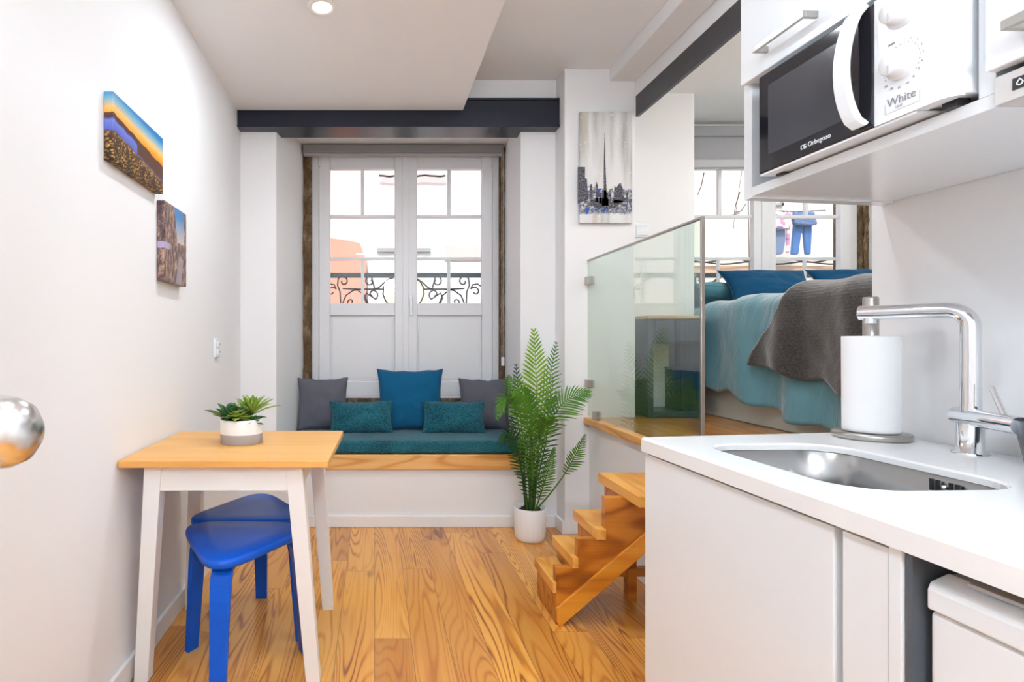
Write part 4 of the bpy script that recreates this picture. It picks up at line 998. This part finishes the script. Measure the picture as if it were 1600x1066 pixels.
text('LINE', .0065, KX((uc - .010, MV - .0006, Z0 + .0165)), KU, (0, 0, 1), 'small_lettering', 'greyp', pn, .0002)
m = MB(KX); a0, a1, c0, c1 = uc - .030, uc + .033, Z0 + .0125, Z0 + .030
for bx_ in ((a0, a0 + .0004, c0, c1), (a1 - .0004, a1, c0, c1), (a0, a1, c0, c0 + .0004)): m.box(bx_[0], bx_[1], MV - .0005, MV + .0002, bx_[2], bx_[3])
m.build('label_outline', 'greyp', pn)
text('Orbegozo', .0140, KX((.252, MV - .0008, Z0 + .0150)), KU, (0, 0, 1), 'logo_lettering', 'whitep', dr, .0004)
m = MB(KX); a0 = .233; z_ = Z0 + .0145   # square-cornered emblem before the lettering
m.box(a0, a0 + .006, MV - .001, MV, z_, z_ + .0015).box(a0, a0 + .0015, MV - .001, MV, z_, z_ + .009).box(a0, a0 + .006, MV - .001, MV, z_ + .0075, z_ + .009)
m.box(a0 + .008, a0 + .014, MV - .001, MV, z_, z_ + .0015).box(a0 + .008, a0 + .0095, MV - .001, MV, z_, z_ + .009).box(a0 + .008, a0 + .014, MV - .001, MV, z_ + .0075, z_ + .009).box(a0 + .0125, a0 + .014, MV - .001, MV, z_, z_ + .005)
m.build('logo_emblem', 'whitep', dr)
for u in (U0 + .03, U1 - .03):
    for v in (MV + .04, .54): MB(KX).box(u - .012, u + .012, v - .012, v + .012, ZB + .0222, Z0 + .004).build('foot', 'blackp', t, bevel=.001)
MB(KX).box(U0 + .002, U1 - .06, MV + .003, .5, Z0 - .0045, Z0 - .0005).build('base_plate', 'whitep', t)

# ------------------------------------------------------------------ outside: balconies, facades, washing
def spiral(c, r, a0, turns, sgn=1, n=20):
    return [(c[0] + r * (1 - .78 * k / n) * math.cos(a0 + sgn * turns * 2 * PI * k / n), c[1] + r * (1 - .78 * k / n) * math.sin(a0 + sgn * turns * 2 * PI * k / n)) for k in range(n + 1)]
def railing(xc, label):
    Y = 4.42; k = Y / 900
    t = thing('balcony_railing', (xc, Y, .5), label, 'railing')
    X = lambda px: xc + (px - 635) * k; Z = lambda py: CAMH + (533 - py) * k
    MB().box(X(455), X(815), Y - .02, Y + .02, Z(434), Z(427)).build('handrail', 'ironrail', t, bevel=.003)
    MB().box(X(455), X(815), Y - .008, Y + .008, Z(640), Z(635)).build('bottom_rail', 'iron', t)
    for sx in (-1, 1):
        g = lambda p: (xc + sx * (p[0] - 635) * k, Y, Z(p[1]))
        curves = [
            [(619, 434), (609, 440), (604, 449), (603, 460), (607, 470), (616, 482), (622, 500)],
            [(604, 452), (587, 452), (560, 452), (540, 451)],
            [(616, 434), (606, 441), (596, 450), (587, 452)] ,
            spiral((583, 440), 9, R(-80), .95, -1)[::-1] + [(590, 451)],
            spiral((587, 460), 9, R(60), .9, -1)[::-1] + [(577, 458), (574, 466), (580, 480), (590, 500)],
            spiral((541, 440), 9, R(-150), 1.0, 1)[::-1] + [(532, 446), (536, 456), (537, 476), (537, 520)],
            [(572, 452), (556, 454), (545, 462), (540, 474), (538, 500)],
            [(562, 452), (574, 462), (580, 476)],
            spiral((523, 456), 8, R(-30), .9, -1)[::-1] + [(527, 445), (519, 444), (510, 450), (500, 470)],
            spiral((553, 472), 6, R(120), .8, 1),
            [(500, 434), (500, 671)], [(470, 434), (470, 671)],
        ]
        for c in curves:
            pts = []
            for a, b_ in zip(c, c[1:]):
                for j in range(3): pts.append(g((a[0] + (b_[0] - a[0]) * j / 3, a[1] + (b_[1] - a[1]) * j / 3)))
            pts.append(g(c[-1]))
            MB().tube(pts, .0055, 6).build('scroll', 'iron', t)
railing(.223, 'wrought iron balcony railing with scrolls outside the window seat window')
railing(2.735, 'wrought iron balcony railing outside the bedroom window')
struct(MB().box(-1.2, 4.5, 4.25, 4.5, .3, .42).build('floor_balcony', 'potgrey'))
struct(MB().box(-14, 18, 4.6, 11.5, -3.3, -3.2).build('ground_street', plain('street_paving', (.35, .34, .33), .9, nscale=8, var=.1)))
M['pink'] = plain('pale_pink_render', (.86, .70, .66), .9, nscale=3, var=.04)
M['salmon'] = plain('shaded_pink_render', (.80, .36, .25), .9, nscale=3, var=.05)  # shade on the pink facade, put into the colour
M['cream'] = plain('cream_render', (.86, .80, .70), .9, nscale=3, var=.03)
M['ochre'] = plain('ochre_band', (.70, .46, .30), .9, nscale=6, var=.05)
M['whitest'] = plain('white_stone_surround', (.88, .87, .85), .8, nscale=5, var=.02)
M['paleglass'] = plain('curtained_window', (.75, .74, .66), .3, nscale=6, var=.06)
M['yellow'] = plain('yellow_curtain', (.84, .78, .55), .8, nscale=10, var=.1)
FY = 10.0
t = thing('pink_building', (0, FY, -3), 'sunlit pale pink house across the street seen through the left window', 'building')
MB().box(-9, 3.7, FY, FY + .4, -3.2, 7.5).build('facade', 'pink', t)
a = at(575, 372, FY); b_ = at(694, 480, FY)
sr = MB().box(a.x, b_.x, FY - .05, FY, -.3, a.z).build('window_surround', 'whitest', t)
MB().box(at(578, 0, FY).x, at(757, 0, FY).x, FY - .04, FY, at(0, 476, FY).z, at(0, 410, FY).z).build('white_band', 'whitest', t)
MB().box(at(602, 0, FY).x, at(662, 0, FY).x, FY - .06, FY - .05, at(0, 520, FY).z, at(0, 397, FY).z).build('window_pane', 'paleglass', sr)
MB().box(at(589, 0, FY).x, at(672, 0, FY).x, FY - .12, FY - .05, at(0, 395, FY).z, at(0, 389, FY).z).build('lintel', 'potgrey', sr)
MB().box(at(603, 0, FY).x, at(619, 0, FY).x, FY - .08, FY - .06, at(0, 520, FY).z, at(0, 432, FY).z).box(at(652, 0, FY).x, at(664, 0, FY).x, FY - .08, FY - .06, at(0, 520, FY).z, at(0, 432, FY).z).build('curtain', 'yellow', sr)
MB().box(at(690, 0, FY).x, at(760, 0, FY).x, FY - .045, FY, at(0, 408, FY).z, at(0, 384, FY).z).build('pink_band', plain('rose_render', (.86, .58, .52), .9, nscale=3), t)
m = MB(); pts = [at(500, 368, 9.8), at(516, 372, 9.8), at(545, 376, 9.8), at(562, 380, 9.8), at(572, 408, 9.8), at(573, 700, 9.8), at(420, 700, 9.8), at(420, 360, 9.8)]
tag(m.prism(pts, (0, .19, 0)).build('facade_shade_slab', 'salmon'), 'shaded part of the pink facade across the street, built as a salmon slab', 'wall')  # shaded area of the facade, made as a deeper coloured slab
pts = [at(480 + k * 8, 275 + 1.2 * math.sin(k * 1.3) - (0 if k % 5 else 1), 9.9) for k in range(14, 28)]
tag(MB().tube(pts, .016, 6).build('street_cable', 'iron'), 'dark cable running across the top of the pink facade', 'cable', 'cables along the facades')
t = thing('cream_building', (6, FY, -3), 'sunlit cream house across the street behind the washing', 'building')
MB().box(3.7, 16, FY, FY + .4, -3.2, 7.5).build('facade', 'cream', t)
MB().box(3.75, 16, FY - .05, FY, at(0, 430, FY).z, at(0, 416, FY).z).build('ochre_band', 'ochre', t)
m = MB(); a = at(1196, 322, FY); b_ = at(1222, 304, FY); w = .04
m.box(a.x, b_.x, FY - .05, FY, a.z, a.z + w).box(b_.x - w, b_.x, FY - .05, FY, a.z, b_.z + .3).box(a.x, a.x + w, FY - .05, FY, a.z, b_.z + .3).build('far_window_frame', 'potgrey', t)
for dz, am in ((0, 3), (4, 2)):
    pts = [at(1080 + k * 12, 407 + dz + am * math.sin(k * .9 + dz), 9.88) for k in range(0, 20)]
    tag(MB().tube(pts, .014, 6).build('street_cable', 'iron'), ('upper' if dz == 0 else 'lower') + ' dark cable sagging across the cream facade above the ochre band', 'cable', 'cables along the facades')
# clothes line
CY = 9.3
def cloth(name, pts, mat, label, cat, th=.07, CY=CY):
    t = thing(name, at(pts[0][0], pts[0][1], CY), label, cat)
    m = MB(); n = len(pts); cxp = sum(p[0] for p in pts) / n; cyp = sum(p[1] for p in pts) / n
    P3 = [at(p[0], p[1], CY) for p in pts]
    m.prism([p + Vector((0, -th / 2, 0)) for p in P3], (0, th, 0))
    m.build('garment', mat, t, bevel=.02, seg=3); return t
M['denim'] = fabric('blue_denim', (.04, .13, .38), (.10, .24, .52), 60, bump=.3)
M['denimd'] = fabric('mid_denim', (.07, .12, .28), (.22, .32, .50), 50, bump=.3)
M['greyblue'] = fabric('grey_blue_cotton', (.14, .20, .34), (.22, .29, .42), 60, bump=.3)
def floral():
    t = NT('pink_floral_print'); v = t.coord(); vo = t.n('ShaderNodeTexVoronoi', {'Vector': v, 'Scale': 14.0})
    c = t.ramp(t.n('ShaderNodeSeparateColor', {0: vo.outputs[1]}).outputs[0], [(.0, (.75, .3, .45)), (.3, (.85, .75, .80)), (.6, (.25, .2, .5)), (.8, (.9, .85, .85))], 'CONSTANT'); t.bsdf(c, .9); return t.m
M['floral'] = floral()
tag(MB().tube([at(1190, 328, CY), at(1240, 331, CY), at(1290, 329, CY)], .008, 6).build('clothes_line', 'iron'), 'thin washing line strung across the street', 'clothes line')
cloth('jeans', [(1242, 331), (1266, 331), (1267, 360), (1265, 398), (1258, 398), (1254, 358), (1250, 368), (1246, 398), (1236, 398), (1238, 372)], 'denim', 'bright blue jeans hanging below the denim jacket on the line', 'jeans', .07, CY + .1)
cloth('denim_jacket', [(1240, 331), (1252, 333), (1262, 330), (1270, 332), (1275, 351), (1268, 353), (1240, 351), (1238, 340)], 'denimd', 'short denim jacket pegged on the washing line', 'jacket', .09)
cloth('floral_blouse', [(1205, 332), (1214, 329), (1222, 333), (1236, 334), (1234, 345), (1230, 358), (1203, 358), (1201, 346)], 'floral', 'pink floral blouse hanging on the washing line', 'blouse', .09)
cloth('trousers', [(1207, 331), (1225, 331), (1226, 375), (1222, 397), (1211, 399), (1207, 378)], 'greyblue', 'grey blue trousers hanging under the floral blouse', 'trousers', .07, CY + .1)
cloth('scarf', [(1229, 331), (1235, 331), (1233, 395), (1228, 396)], 'floral', 'narrow pink patterned scarf hanging beside the grey blue trousers', 'scarf', .04, CY + .1)
# climbing twigs by the bedroom window
t = thing('tree_branch', at(1150, 340, 6.5), 'bare thin branches hanging outside the bedroom window', 'branch')
M['bark'] = plain('grey_bark', (.12, .08, .06), .9, nscale=30, var=.3)
for k, pts in enumerate(([(1172, 900), (1172, 500), (1168, 250), (1160, 262), (1154, 300), (1150, 330), (1146, 350), (1147, 358)], [(1156, 300), (1149, 322), (1147, 338)], [(1100, 270), (1096, 290), (1090, 305)], [(1150, 332), (1158, 330), (1166, 318)], [(1130, 338), (1146, 336), (1156, 333)])):
    MB().tube([at(a, b_, 6.5) for a, b_ in pts], [max(.003, .007 - .0012 * i) for i in range(len(pts))], 6).build('twig', 'bark', t)
